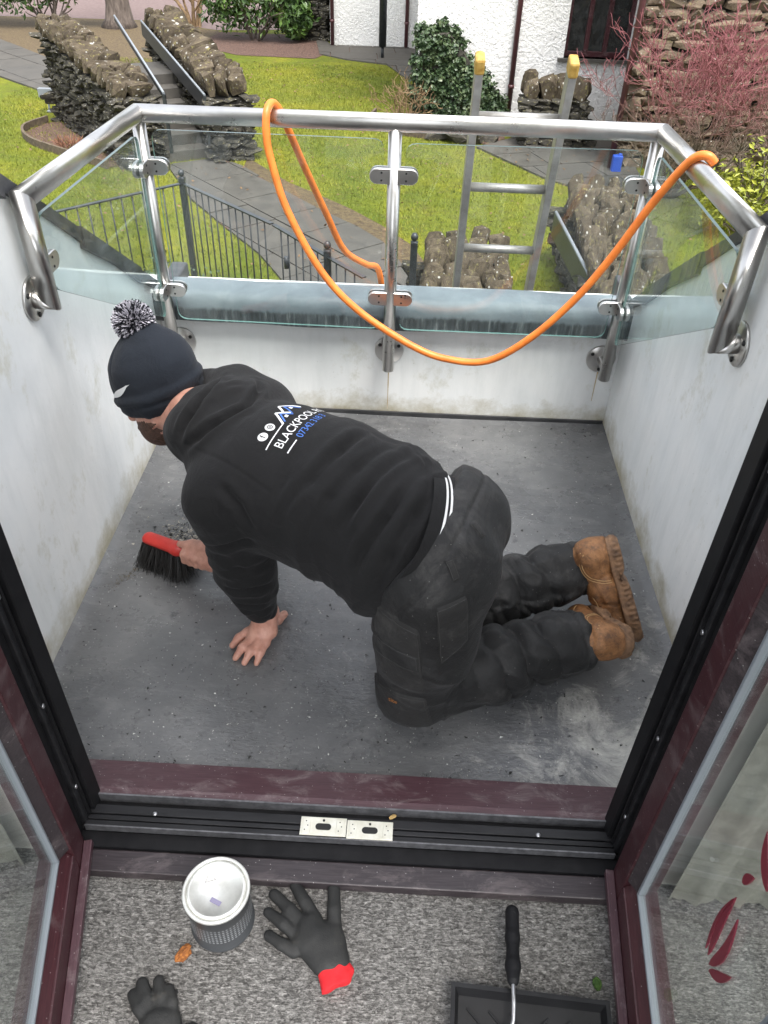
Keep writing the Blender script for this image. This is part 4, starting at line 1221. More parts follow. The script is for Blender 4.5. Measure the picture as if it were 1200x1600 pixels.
# ---- boots
M_stitch = mat('pale_stitching', (0.42, 0.26, 0.12), 0.8)
def catm(pts, k_=5):
    out = []; P_ = [Vector(p) for p in pts]
    for i in range(len(P_) - 1):
        p0, p1, p2, p3 = P_[max(i - 1, 0)], P_[i], P_[i + 1], P_[min(i + 2, len(P_) - 1)]
        for j in range(k_):
            t_ = j / k_; out.append(0.5 * ((2 * p1) + (p2 - p0) * t_ + (2 * p0 - 5 * p1 + 4 * p2 - p3) * t_ * t_ + (3 * p1 - p0 - 3 * p2 + p3) * t_ ** 3))
    out.append(P_[-1]); return out
def boot(name, heel, toe, g0, ank, label):
    heel, toe = A(*heel), A(*toe); f = unit(toe - heel); g = unit(A(*g0) - f * (A(*g0) @ f)); w_ = np.cross(f, g); L = np.linalg.norm(toe - heel)
    lo = np.minimum(np.minimum(heel, toe), ank) - 0.12; hi = np.maximum(np.maximum(heel, toe), ank) + 0.12
    u = SDF(lo, hi, 0.0042)
    u.chain([heel + f * 0.045 + g * 0.045, heel + f * 0.13 + g * 0.045, toe - f * 0.05 + g * 0.036], [0.037, 0.037, 0.035], 0.03, w_, 1.08)
    u.ell(toe - f * 0.045 + g * 0.034, (0.050, 0.044, 0.033), [f, w_, g], 0.02)
    u.cap(heel + f * 0.040 + g * 0.06, ank, 0.037, 0.046, 0.03)
    u.cap(heel + f * 0.035 + g * 0.02, heel + f * 0.035 + g * 0.06, 0.037, 0.036, 0.02)
    u.half(heel + g * 0.010, -g)
    V, Q = u.mesh(2); N = vnormals(V, Q)
    fu = (V - heel) @ f; gg = (V - heel) @ g; ww = (V - heel) @ w_
    d = 0.003 * (vnoise(V * 40, 3) - 0.5)
    d -= 0.003 * np.exp(-((fu - 0.175 + 0.4 * gg) / 0.003) ** 2)              # toe-cap seam
    d -= 0.003 * np.exp(-((fu - 0.085 - 0.25 * np.maximum(gg - 0.03, 0)) / 0.003) ** 2) * (gg < 0.10)
    d -= 0.003 * np.exp(-((gg - 0.088) / 0.003) ** 2)
    d += 0.004 * np.exp(-((fu - 0.145) / 0.012) ** 2) * np.sin(gg * 300) * (gg > 0.04)
    V = relax(V + N * d[:, None], Q, 0.2)
    o = lp(arrmesh(name, V, Q, M_leather, person)); o['label'] = label
    bvb = BVHTree.FromPolygons([tuple(v) for v in V], [tuple(int(i) for i in q_) for q_ in Q])
    for sgn in (-1, 1):
        for line in ([(0.015, 0.075), (0.05, 0.085), (0.085, 0.075), (0.10, 0.045), (0.105, 0.022)], [(0.02, 0.070), (0.052, 0.080), (0.081, 0.070), (0.095, 0.043), (0.10, 0.022)], [(0.20, 0.022), (0.185, 0.05), (0.165, 0.066), (0.14, 0.072), (0.115, 0.085), (0.09, 0.12)], [(0.02, 0.115), (0.05, 0.118), (0.08, 0.12)]):
            pts_ = []
            for fu_, gu_ in line:
                p_ = heel + f * fu_ + g * gu_; hit, nr, _, _ = bvb.ray_cast(Vector(tuple(p_ + w_ * sgn * 0.12)), Vector(tuple(-w_ * sgn)))
                if hit is not None: pts_.append(hit + nr * 0.0004)
            if len(pts_) > 2:
                mb_ = MB(); mb_.tube(catm(pts_), 0.0013, 6); mb_.build('stitching', M_stitch, o)
    s2 = SDF(lo, hi, 0.0042)
    s2.chain([heel + f * 0.040 + g * 0.004, heel + f * 0.075 + g * 0.004], [0.0385, 0.036], 0.01, w_, 1.05)
    s2.chain([heel + f * 0.10 + g * 0.006, toe - f * 0.075 + g * 0.006, toe - f * 0.042 + g * 0.006], [0.036, 0.044, 0.040], 0.02, w_, 1.08)
    s2.half(heel + g * 0.016, g); s2.half(heel - g * 0.018, -g)
    V, Q = s2.mesh(1); N = vnormals(V, Q); fu = (V - heel) @ f; gg = (V - heel) @ g
    d = 0.0018 * np.sign(np.sin(fu * 500)) * (gg < 0.0) * (np.abs(N @ g) < 0.6) - 0.003 * np.exp(-((gg - 0.006) / 0.002) ** 2)
    V = V + N * d[:, None]
    # lugs under the sole, an arch behind the heel block
    V -= np.outer(0.010 * np.exp(-((fu - 0.100) / 0.018) ** 2) * (gg < -0.004), -g)
    arrmesh('sole', V, Q, M_sole, o, smooth=True)
    return o
boot('boot', (0.512, 1.462, 0.258), (0.610, 1.338, 0.022), (-1, 0.1, -0.1), AR, 'tan work boot seen along its side with toe on the floor')
boot('boot', (0.538, 1.205, 0.150), (0.485, 1.400, 0.030), (-1, 0.0, 0.05), AL, 'tan work boot seen from behind its heel')

# ------------------------------------------------------------------ garden (ground level well below the balcony)
GZ = -1.9
def make_lawn():
    m = mat('mossy_lawn', (0.12, 0.18, 0.03), 0.9, spec=0.2); t = NT(m); co = t.co()
    a = t.noise(co, 0.55, 6, 0.62, 0.3); b_ = t.noise(co, 6, 7, 0.7); c_ = t.noise(t.co((1, 1, 1)), 55, 4, 0.7)
    c = t.ramp(a, [(0.28, (0.072, 0.105, 0.009)), (0.48, (0.150, 0.168, 0.013)), (0.68, (0.235, 0.222, 0.016))])
    c = t.mix(t.ramp(b_, [(0.50, 0.0), (0.68, 0.75)]), c, (0.11, 0.095, 0.026))
    c = t.mix(t.ramp(c_, [(0.42, 0.5), (0.58, 0.0)]), c, (0.045, 0.075, 0.012))
    t.color(c); t.bump(c_, 0.8, 0.03); t.bump(b_, 0.5, 0.05); return m
M_lawn = make_lawn()
M_soil = varied('leaf_mulch', (0.045, 0.024, 0.018), (0.13, 0.075, 0.055), 30, 0.95, 0.9, 0.03, 8)
M_verge = varied('leafy_verge', (0.055, 0.035, 0.02), (0.115, 0.085, 0.038), 22, 0.95, 0.8, 0.03, 8)
def make_slab():
    m = mat('wet_slate_paving', (0.12, 0.12, 0.115), 0.4); t = NT(m); co = t.co()
    n = t.noise(co, 5, 7, 0.68, 0.3); r = t.objrand()
    c = t.ramp(n, [(0.3, (0.045, 0.041, 0.034)), (0.6, (0.078, 0.071, 0.060)), (0.8, (0.115, 0.102, 0.084))])
    c = t.mix(t.math('MULTIPLY', r, 0.35), c, (0.055, 0.054, 0.05))
    t.color(c); t.roughness(t.ramp(n, [(0.3, 0.6), (0.7, 0.9)])); t.bump(n, 0.4, 0.006); return m
M_slab = make_slab()
M_tarmac = varied('reddish_drive', (0.10, 0.066, 0.06), (0.15, 0.105, 0.096), 12, 0.8, 0.3, 0.01, 8)
def make_stone(name, c1, c2, c3):
    m = mat(name, c1, 0.95, spec=0.15); t = NT(m); co = t.co(kind='Generated'); r = t.objrand()
    oc = t.n.new('ShaderNodeTexCoord')
    add = t.n.new('ShaderNodeVectorMath'); add.operation = 'ADD'
    cmb = t.n.new('ShaderNodeCombineXYZ'); t.l.new(t.math('MULTIPLY', r, 37.0), cmb.inputs[0]); t.l.new(t.math('MULTIPLY', r, 91.0), cmb.inputs[1])
    t.l.new(co, add.inputs[0]); t.l.new(cmb.outputs[0], add.inputs[1]); p = add.outputs[0]
    n = t.noise(p, 2.6, 8, 0.72, 0.4); c = t.ramp(n, [(0.3, c1), (0.5, c2), (0.72, c3)])
    c = t.mix(t.ramp(r, [(0.0, 0.0), (1.0, 0.55)]), c, tuple(x * 0.5 for x in c2))
    l1 = t.noise(p, 5.5, 8, 0.75); c = t.mix(t.ramp(l1, [(0.56, 0.0), (0.66, 0.85)]), c, (0.24, 0.215, 0.085))      # yellow-green lichen
    l2 = t.voro(p, 3.4); c = t.mix(t.ramp(l2, [(0.10, 0.85), (0.19, 0.0)]), c, (0.44, 0.43, 0.39))                      # pale lichen
    t.color(c); t.bump(t.noise(p, 7, 6, 0.7), 0.7, 0.03); return m
M_stone = make_stone('lichened_slate_stone', (0.032, 0.025, 0.018), (0.085, 0.068, 0.048), (0.165, 0.135, 0.095))
M_stone_d = make_stone('dark_grey_stone', (0.022, 0.021, 0.019), (0.060, 0.056, 0.047), (0.13, 0.12, 0.10))  # darker, greyer stone for wall faces and rocks
M_stone_h = make_stone('brown_house_stone', (0.10, 0.075, 0.055), (0.19, 0.145, 0.105), (0.29, 0.23, 0.17))
M_core = mat('dark_joint', (0.018, 0.016, 0.013), 0.95)
M_harling = mat('white_roughcast', (0.72, 0.71, 0.66), 0.9)
_t = NT(M_harling); _n = _t.noise(_t.co(), 16, 5, 0.7); _n2 = _t.noise(_t.co(), 0.7, 6, 0.6)
_t.color(_t.ramp(_n2, [(0.3, (0.74, 0.735, 0.70)), (0.6, (0.85, 0.845, 0.82))])); _t.bump(_n, 1.0, 0.06)
M_black = varied('black_railing_paint', (0.012, 0.014, 0.016), (0.03, 0.034, 0.038), 25, 0.35, 0.1, 0.002)
M_bark = varied('grey_brown_bark', (0.055, 0.042, 0.034), (0.15, 0.12, 0.10), 14, 0.9, 0.9, 0.03, 8, stretch=(1, 1, 0.25))

def sheet(name, pts, z, mt, kind='structure'):
    m = MB(); m.poly([(x, y, z) for x, y in pts]); o = m.build(name, mt); return tag(o, kind=kind)
sheet('lawn', [(-150, 2.9), (150, 2.9), (150, 260), (-150, 260)], GZ, M_lawn)
sheet('drive', [(-40, 25.6), (-12, 24.6), (-7.6, 24.8), (-5.3, 23.6), (-2.8, 24.3), (-2.8, 60), (-40, 60)], GZ + 0.006, M_tarmac)
sheet('verge', [(-16, 19.6), (-8.4, 19.4), (-7.0, 18.6), (-5.0, 18.9), (-4.6, 22), (-5.3, 23.55), (-7.6, 24.75), (-12, 24.55), (-20, 24.9), (-20, 21)], GZ + 0.004, M_verge)
sheet('shrub_bed', [(-5.4, 21.3), (-4.2, 20.3), (-2.4, 20.2), (-2.1, 21.2), (-2.8, 23.3), (-5.2, 23.4)], GZ + 0.009, M_soil)

def clip_poly(sub, x0, x1, y0, y1):
    def cl(P, ins, inter):
        out = []
        for i in range(len(P)):
            a, b = P[i - 1], P[i]
            if ins(b):
                if not ins(a): out.append(inter(a, b))
                out.append(b)
            elif ins(a): out.append(inter(a, b))
        return out
    def ix(v): return lambda a, b: (v, a[1] + (b[1] - a[1]) * (v - a[0]) / (b[0] - a[0]))
    def iy(v): return lambda a, b: (a[0] + (b[0] - a[0]) * (v - a[1]) / (b[1] - a[1]), v)
    P = sub
    for f_, g_ in ((lambda p: p[0] >= x0, ix(x0)), (lambda p: p[0] <= x1, ix(x1)), (lambda p: p[1] >= y0, iy(y0)), (lambda p: p[1] <= y1, iy(y1))):
        if len(P) < 3: return []
        P = cl(P, f_, g_)
    return P
def paved(name, outline, ang, sz, label=None):
    """a path: joint-coloured bed with single slabs clipped to its outline"""
    base = sheet(name, outline, GZ + 0.012, M_soil)
    ca, sa = math.cos(ang), math.sin(ang)
    rot = [(x * ca + y * sa, -x * sa + y * ca) for x, y in outline]
    xs = [p[0] for p in rot]; ys = [p[1] for p in rot]; j = 0; y = min(ys)
    while y < max(ys):
        h_ = sz * (0.85 if j % 3 else 1.0); x = min(xs) - (0.37 * sz if j % 2 else 0)
        while x < max(xs):
            w_ = sz * rng.choice((0.9, 1.1, 1.35))
            P = clip_poly(rot, x + 0.009, x + w_ - 0.009, y + 0.009, y + h_ - 0.009)
            ar = 0.5 * abs(sum(P[i - 1][0] * P[i][1] - P[i][0] * P[i - 1][1] for i in range(len(P)))) if len(P) > 2 else 0
            if ar > 0.02:
                Q_ = [(px_ * ca - py_ * sa, px_ * sa + py_ * ca) for px_, py_ in P]; dz = rng.uniform(-0.004, 0.004)
                m = MB(); m.prism(Q_, 2, GZ + 0.0, GZ + 0.028 + dz); m.build('paving_slab', M_slab, base)
            x += w_
        y += h_; j += 1
    return base
paved('garden_path', [(-3.55, 11.75), (-2.9, 12.2), (-2.48, 11.81), (-1.79, 10.85), (-1.19, 10.1), (-0.66, 9.52), (-0.32, 9.03), (-0.04, 8.27), (0.07, 7.54), (0.1, 5.6), (0.1, 3.0), (-1.0, 3.0), (-0.95, 6.3), (-1.17, 7.27), (-1.35, 7.88), (-1.71, 8.58), (-2.32, 9.46), (-2.86, 10.27), (-3.45, 11.49)], -0.85, 0.72)
paved('side_path', [(-16, 22.6), (-10.0, 21.1), (-7.9, 18.9), (-6.2, 16.6), (-6.6, 15.6), (-8.4, 17.2), (-11, 18.4), (-16, 19.6)], -0.75, 1.0)
paved('house_path', [(-2.85, 24), (-2.35, 20.75), (-1.7, 20.2), (-0.75, 19.8), (-0.3, 18.4), (-0.1, 18.2), (-0.1, 21.97), (-2.2, 21.97)], 0.1, 0.8)
paved('front_path', [(0.95, 13.3), (1.55, 13.9), (1.6, 15.25), (3.5, 15.25), (3.3, 12.55), (3.25, 11.6), (2.6, 11.1), (1.9, 11.75)], 0.35, 0.8)
# leaf litter along the path edge
sheet('path_edging_soil', [(-2.5, 12.29), (-1.75, 11.21), (-1.25, 10.7), (-0.79, 10.2), (-0.35, 9.62), (0.01, 9.03), (0.2, 8.39), (0.35, 7.4), (0.07, 7.54), (-0.04, 8.27), (-0.32, 9.03), (-0.66, 9.52), (-1.19, 10.1), (-1.79, 10.85), (-2.48, 11.81)], GZ + 0.008, M_verge)

# ---- grass blades
n = 150000
gx = nrng.uniform(-7.5, 4.2, n); gy = 3.2 + (19.5 - 3.2) * nrng.random(n) ** 0.9
def inside(px, py, poly):
    c = np.zeros(len(px), bool)
    for i in range(len(poly)):
        (x1, y1), (x2, y2) = poly[i - 1], poly[i]
        m = ((y1 > py) != (y2 > py)) & (px < (x2 - x1) * (py - y1) / (y2 - y1 + 1e-12) + x1); c ^= m
    return c
keep = np.ones(n, bool)
for nm in ('garden_path', 'side_path', 'house_path', 'front_path', 'shrub_bed', 'path_edging_soil'):
    me = bpy.data.objects[nm].data; keep &= ~inside(gx, gy, [(v.co.x, v.co.y) for v in me.vertices])
gx, gy = gx[keep], gy[keep]; n = len(gx)
a = nrng.uniform(0, 6.283, n); L = nrng.uniform(0.020, 0.055, n); w_ = nrng.uniform(0.003, 0.007, n)
dx, dy = np.cos(a), np.sin(a); tl = nrng.uniform(-0.03, 0.03, (2, n))
P0 = np.stack([gx - dx * w_, gy - dy * w_, np.full(n, GZ)], 1); P1 = np.stack([gx + dx * w_, gy + dy * w_, np.full(n, GZ)], 1); P2 = np.stack([gx + tl[0], gy + tl[1], GZ + L], 1)
M_blade = varied('grass_blade', (0.085, 0.122, 0.010), (0.225, 0.222, 0.017), 1.2, 0.7, 0)
o = arrmesh('grass', np.concatenate([P0, P1, P2]), np.stack([np.arange(n), np.arange(n) + n, np.arange(n) + 2 * n], 1), M_blade, None, False)
tag(o, 'short mossy green grass of the garden lawn', 'grass', kind='stuff')

# fallen leaves on grass, path edge and paving
nl_ = 1500; lx = nrng.uniform(-7, 3.4, nl_); ly = 5.5 + 14 * nrng.random(nl_) ** 0.8; la = nrng.uniform(0, 6.283, nl_); ls = nrng.uniform(0.012, 0.032, nl_)
e1 = np.stack([np.cos(la) * ls, np.sin(la) * ls, nrng.normal(0, 0.006, nl_)], 1); e2 = np.stack([-np.sin(la) * ls * 0.55, np.cos(la) * ls * 0.55, nrng.normal(0, 0.006, nl_)], 1); cc = np.stack([lx, ly, np.full(nl_, GZ + 0.045)], 1)
M_fall = varied('fallen_leaf', (0.07, 0.04, 0.02), (0.20, 0.12, 0.055), 3, 0.8, 0)
o = arrmesh('fallen_leaves', np.stack([cc - e1, cc + e2, cc + e1, cc - e2], 1).reshape(-1, 3), np.arange(nl_ * 4).reshape(-1, 4), M_fall, None, False); tag(o, 'brown fallen leaves scattered over the lawn and path', 'leaves', kind='stuff')

# ---- dry stone walls
def stone_variants(k, seed, round_=0.0, npt=16):
    """angular broken stones: hulls of scattered points in a unit box"""
    out = []
    for i in range(k):
        r_ = random.Random(seed + i); bm = bmesh.new()
        for q in range(npt):
            p = Vector((r_.uniform(-1, 1), r_.uniform(-1, 1), r_.uniform(-1, 1))); m_ = max(abs(p.x), abs(p.y), abs(p.z)); p = p / m_ * (1 - round_) + p.normalized() * 1.12 * round_
            bm.verts.new(p * 0.5 * r_.uniform(0.86, 1.06))
        g_ = bmesh.ops.convex_hull(bm, input=bm.verts)
        bmesh.ops.delete(bm, geom=[v for v in bm.verts if not v.link_faces], context='VERTS')
        me = bpy.data.meshes.new('stone'); bm.to_mesh(me); bm.free(); out.append(me)
    return out
def with_mat(ms, mt):
    o_ = []
    for me in ms:
        c = me.copy(); c.materials.clear(); c.materials.append(mt); o_.append(c)
    return o_
SV = stone_variants(12, 50, 0.12, 18)
BV_l = with_mat(stone_variants(12, 400, 0.45, 22), M_stone)
BV_d = with_mat(stone_variants(12, 440, 0.5, 22), M_stone_d)
SV_l, SV_d, SV_h = with_mat(SV, M_stone), with_mat(SV, M_stone_d), with_mat(SV, M_stone_h)
def stone(parent, ms, c, ex, ey, ez, size, rr, jitter=0.09):
    o = bpy.data.objects.new('stone', rr.choice(ms)); col.objects.link(o); o.parent = parent
    R = Matrix((ex, ey, ez)).transposed().to_4x4()
    J = Matrix.Rotation(rr.uniform(-jitter, jitter), 4, 'X') @ Matrix.Rotation(rr.uniform(-jitter, jitter), 4, 'Y') @ Matrix.Rotation(rr.uniform(-jitter, jitter), 4, 'Z')
    S = Matrix.Diagonal((size[0], size[1], size[2], 1))
    o.matrix_parent_inverse = Matrix.Translation(-parent.location)
    o.matrix_basis = Matrix.Translation(c) @ R @ J @ S
    return o
def face(parent, ms, p0, p1, z0, zt0, zt1, rr, ch=0.10, ln=(0.14, 0.34), depth=0.16):
    """courses of stone on a vertical face from p0 to p1, top from zt0 to zt1; outward is to the right of p0->p1"""
    p0, p1 = Vector(p0), Vector(p1); d = (p1 - p0); Lh = d.length; d = d / Lh; nr = Vector((d.y, -d.x))
    z = z0
    while z < max(zt0, zt1):
        hgt = ch * rr.uniform(0.75, 1.3); u = -rr.uniform(0, 0.1)
        while u < Lh:
            l_ = rr.uniform(*ln) * (0.7 + hgt / ch * 0.35); uc = u + l_ / 2; zt = zt0 + (zt1 - zt0) * max(0, min(1, uc / Lh))
            if z + hgt * 0.6 < zt and uc < Lh + 0.05:
                c = p0 + d * uc - nr * (depth * 0.42 - rr.uniform(-0.015, 0.03))
                stone(parent, ms, Vector((c.x, c.y, z + hgt / 2)), Vector((d.x, d.y, 0)), Vector((-nr.x, -nr.y, 0)), Vector((0, 0, 1)), (l_ * 1.08, depth * rr.uniform(0.9, 1.2), hgt * 1.12), rr)
            u += l_
        z += hgt * 0.97
def drywall(name, label, A0, A1, width, zt0, zt1, ms, ms_top, rr, faces='LRN', cope=(0.13, 0.22), cope_h=0.16, lean=0.0, ch=0.10, z0=GZ, group=None):
    """A0 near left corner, A1 far left corner; width measured to the right of A0->A1"""
    A0, A1 = Vector(A0), Vector(A1); d = (A1 - A0).normalized(); r_ = Vector((d.y, -d.x)); Lh = (A1 - A0).length
    root = empty(name, (A0.x, A0.y, z0), label, 'wall', group)
    B0, B1 = A0 + r_ * width, A1 + r_ * width
    e = 0.05; q = [A0 + d * e + r_ * e, B0 + d * e - r_ * e, B1 - d * e - r_ * e, A1 - d * e + r_ * e]
    m = MB(); zz = [zt0, zt0, zt1, zt1]; nb = len(m.v)
    m.v += [(p.x, p.y, z0 - 0.05) for p in q] + [(p.x, p.y, z - (0.16 if lean else 0.10)) for p, z in zip(q, zz)]
    for f_ in ((0, 1, 2, 3), (4, 5, 6, 7), (0, 1, 5, 4), (1, 2, 6, 5), (2, 3, 7, 6), (3, 0, 4, 7)): m.f.append(f_); m.sm.append(False)
    o = m.build('core', M_core, root); o.matrix_parent_inverse = Matrix.Translation(-root.location)
    if 'L' in faces: face(root, ms, A1, A0, z0, zt1 - 0.05, zt0 - 0.05, rr, ch)
    if 'R' in faces: face(root, ms, B0, B1, z0, zt0 - 0.05, zt1 - 0.05, rr, ch)
    if 'N' in faces: face(root, ms, A0, B0, z0, zt0 - 0.05, zt0 - 0.05, rr, ch)
    if 'F' in faces: face(root, ms, B1, A1, z0, zt1 - 0.05, zt1 - 0.05, rr, ch)
    u = 0.02
    sl = math.atan2(zt1 - zt0, Lh)
    while u < Lh:
        l_ = rr.uniform(*cope); q_ = rr.random()
        cut = rr.uniform(0.3, 0.7)
        if width > 0.9: spans = [(0, 0.24), (0.24, 0.5), (0.5, 0.72), (0.72, 1)]
        elif lean: spans = [(0, cut * 0.5), (cut * 0.5, cut), (cut, (1 + cut) / 2), ((1 + cut) / 2, 1)]
        else: spans = [(0, 1)] if (q_ < 0.15 and width < 0.8) else ([(0, cut), (cut, 1)] if q_ < 0.6 else [(0, cut * 0.62), (cut * 0.62, 0.35 + cut * 0.45), (0.35 + cut * 0.45, 1)])
        for (s0, s1) in spans:
            uc = u + l_ / 2 + rr.uniform(-0.02, 0.02); c = A0 + d * uc + r_ * (width * (s0 + s1) / 2); z = zt0 + (zt1 - zt0) * uc / Lh
            hh_ = cope_h * rr.uniform(0.75, 1.3)
            ex = Vector((r_.x, r_.y, 0)); ez = Vector((0, 0, 1)) ; ey = Vector((d.x, d.y, 0))
            if lean: ez = (ez * math.cos(lean) + ey * math.sin(lean)); ey = ex.cross(ez) * -1
            stone(root, ms_top, Vector((c.x, c.y, z + hh_ * 0.25)), ex, ey, ez, (width * (s1 - s0) * (0.92 if lean else 1.08), l_ * (0.95 if lean else 1.12), hh_ * 1.3), rr, 0.28 if lean else 0.35)
        u += l_ * 0.95
    return root
rr = random.Random(21)
drywall('dry_stone_wall', 'dry stone stair wall with flat coping, nearest the bed with the brown plant', (-4.08, 11.5), (-6.0, 14.0), 0.58, -0.98, -0.58, SV_d, BV_l, rr, 'LRNF', (0.12, 0.24), 0.18, 0.0, 0.075)
drywall('dry_stone_wall', 'dry stone stair wall with rounded coping, on the lawn side of the steps', (-2.93, 11.95), (-4.65, 15.2), 0.60, -0.98, -0.60, SV_d, BV_l, rr, 'LRNF', (0.13, 0.28), 0.22, 0.0, 0.075)
drywall('dry_stone_wall', 'low lichened stone wall seen behind the ladder with slanting slabs', (0.08, 5.6), (0.12, 7.45), 0.80, -1.42, -1.32, SV_d, BV_l, rr, 'LRNF', (0.085, 0.15), 0.21, 0.55)
drywall('dry_stone_wall', 'lichened stone wall with upright slabs beyond the black flat handrail', (1.50, 5.4), (1.62, 8.75), 0.72, -1.34, -1.18, SV_d, BV_l, rr, 'LRNF', (0.09, 0.16), 0.23, 0.55)
drywall('planter_wall', 'small dry stone planter wall with round boulders on top against the white house', (1.62, 13.55), (1.66, 14.25), 1.02, -1.18, -1.18, SV_d, BV_l, rr, 'LRN', (0.20, 0.28), 0.26)
# low rocks edging the shrub bed
for i, (x, y, s_) in enumerate(((0.35, 13.75, 0.30), (0.62, 13.62, 0.34), (0.92, 13.55, 0.32), (1.15, 13.7, 0.26), (0.75, 13.85, 0.28), (1.05, 13.95, 0.30))):
    e_ = empty('rock', (x, y, GZ), ['mossy bed-edging rock at the open lawn end of the row', 'second mossy bed-edging rock from the lawn end', 'middle mossy bed-edging rock of the front row', 'last mossy bed-edging rock of the front row, nearest the paving', 'mossy rock in the bed behind the front row, nearer the ivy stalks', 'mossy rock in the bed behind the front row, nearer the paving'][i], 'rock', 'rocks edging the bed')
    o = stone(e_, SV_d, Vector((x, y, GZ + s_ * 0.3)), Vector((1, 0, 0)), Vector((0, 1, 0)), Vector((0, 0, 1)), (s_ * 1.3, s_ * 0.9, s_ * 0.8), rr, 0.4)
# garden steps between the two walls
for i in range(6):
    a0 = Vector((-3.50, 11.95)); dd = Vector((-1.75, 2.9)).normalized(); rt = Vector((dd.y, -dd.x))
    p = a0 + dd * (0.32 * i)
    q = [p - rt * 0.15, p + rt * 0.75, p + rt * 0.75 + dd * (2.6 - 0.32 * i), p - rt * 0.15 + dd * (2.6 - 0.32 * i)]
    m = MB(); m.prism([(v.x, v.y) for v in q], 2, GZ, GZ + 0.14 * (i + 1))
    tag(m.build('garden_step', M_slab), ['lowest', 'second', 'third', 'fourth', 'fifth', 'topmost'][i] + ' slate step between the dry stone stair walls', 'step', 'garden steps')
# black flat handrails
def handrail(label, a, b, hgt=0.10, legs=True):
    a, b = Vector(a), Vector(b); d = (b - a).normalized(); e_ = empty('handrail', (a.x, a.y, a.z), label, 'handrail')
    sd_ = d.cross(Vector((0, 0, 1))).normalized(); up_ = sd_.cross(d)
    m = MB(); v0 = [a - sd_ * 0.012 - up_ * hgt, a + sd_ * 0.012 - up_ * hgt, a + sd_ * 0.012, a - sd_ * 0.012]; v1 = [v + (b - a) for v in v0]
    m.v += [tuple(v) for v in v0 + v1]
    for f_ in ((0, 1, 2, 3), (4, 5, 6, 7), (0, 1, 5, 4), (1, 2, 6, 5), (2, 3, 7, 6), (3, 0, 4, 7)): m.f.append(f_); m.sm.append(False)
    o = m.build('flat_bar', M_black, e_); o.matrix_parent_inverse = Matrix.Translation(-e_.location)
    m = MB(); m.tube([a + up_ * 0.012, b + up_ * 0.012], 0.016, 10); o = m.build('top_rail', M_gasket, e_); o.matrix_parent_inverse = Matrix.Translation(-e_.location)
    m = MB(); m.box((a.x - 0.02, a.y - 0.02, a.z - 0.75), (a.x + 0.02, a.y + 0.02, a.z - 0.004)); o = m.build('leg', M_black, e_); o.matrix_parent_inverse = Matrix.Translation(-e_.location)
handrail('black handrail along the stair wall beside the brown plant bed', (-3.42, 11.55, -0.92), (-4.85, 14.3, -0.42), 0.06)
handrail('broad black flat handrail against the lawn side stair wall', (-2.98, 12.0, -1.02), (-4.62, 14.9, -0.56), 0.20)
handrail('broad black flat handrail beside the stone wall by the ladder', (1.66, 6.2, -1.32), (1.42, 8.0, -1.12), 0.22)

# ---- black railings
def railing(name, label, a, b, posts_at, group=None):
    a, b = Vector(a), Vector(b); d = b - a; L_ = d.length; d.normalize(); root = empty(name, (a.x, a.y, GZ), label, 'railing', group)
    fix = Matrix.Translation(-root.location)
    def P(o): o.matrix_parent_inverse = fix; return o
    zt, zb = -0.85, -1.80
    for z in (zt, zb):
        m = MB(); Mx = Matrix.Translation((a.x, a.y, z)) @ Matrix.Rotation(math.atan2(d.y, d.x), 4, 'Z'); m.box((0, -0.020, -0.006), (L_, 0.020, 0.006), Mx); P(m.build('rail', M_black, root))
    n_ = int(L_ / 0.105); pk = None
    for i in range(1, n_):
        p = a + d * (L_ * i / n_)
        if pk is None:
            m = MB(); m.tube([(0, 0, zb), (0, 0, zt)], 0.007, 6); pk = m.build('picket', M_black, root); o = pk
        else:
            o = pk.copy(); col.objects.link(o); o.parent = root
        o.matrix_parent_inverse = fix; o.location = (p.x, p.y, 0)
    for u in posts_at:
        p = a + d * (L_ * u)
        post_obj(p, root, P)
    return root
def post_obj(p, root, P, ztop=-0.80):
    m = MB(); m.box((p.x - 0.028, p.y - 0.028, GZ), (p.x + 0.028, p.y + 0.028, ztop), bevel=0.004); po = P(m.build('post', M_black, root))
    m = MB(); m.lathe([(0.0, 0.075), (0.018, 0.07), (0.028, 0.052), (0.03, 0.04), (0.026, 0.024), (0.012, 0.012), (0.03, 0.006), (0.03, -0.002)], c=(p.x, p.y, ztop), n=16); m.build('ball_finial', M_black, po)
railing('garden_railing', 'short black picket railing crossing the lawn up to the ball topped corner post', (-3.3, 6.45), (-2.19, 7.60), [])
railing('garden_railing', 'long black picket railing with ball topped post running beside the slate path', (-2.19, 7.60), (-1.19, 6.62), [0.0])
gate_o = railing('garden_gate', 'black picket gate in the railing beside the slate path', (-1.17, 6.60), (-0.67, 5.98), [])
railing('garden_railing', 'short end length of black picket railing with ball topped post nearest the hose', (-0.65, 5.95), (-0.34, 5.58), [0.0])
m = MB(); m.tube([(-1.05, 6.42, -1.15), (-1.05, 6.42, -1.05)], 0.022, 10); lk = m.build('latch', M_black, gate_o); lk.matrix_parent_inverse = Matrix.Translation(-gate_o.location)
e_ = empty('bollard', (0.02, 6.2, GZ), 'single black ball topped post standing beside the low stone wall', 'post'); post_obj(Vector((0.02, 6.2)), e_, lambda o: (setattr(o, 'matrix_parent_inverse', Matrix.Translation(-e_.location)), o)[1])
e_ = empty('lamp_post', (-0.88, 20.5, GZ), 'tall dark green post standing on the far paving', 'post')
for a_, b_, r_ in (((0, 0, 0), (0, 0, 0.25), 0.035), ((0, 0, 0.25), (0, 0, 3.2), 0.085)):
    m = MB(); m.tube([a_, b_], r_, 12); m.build('shaft', M_black, e_)

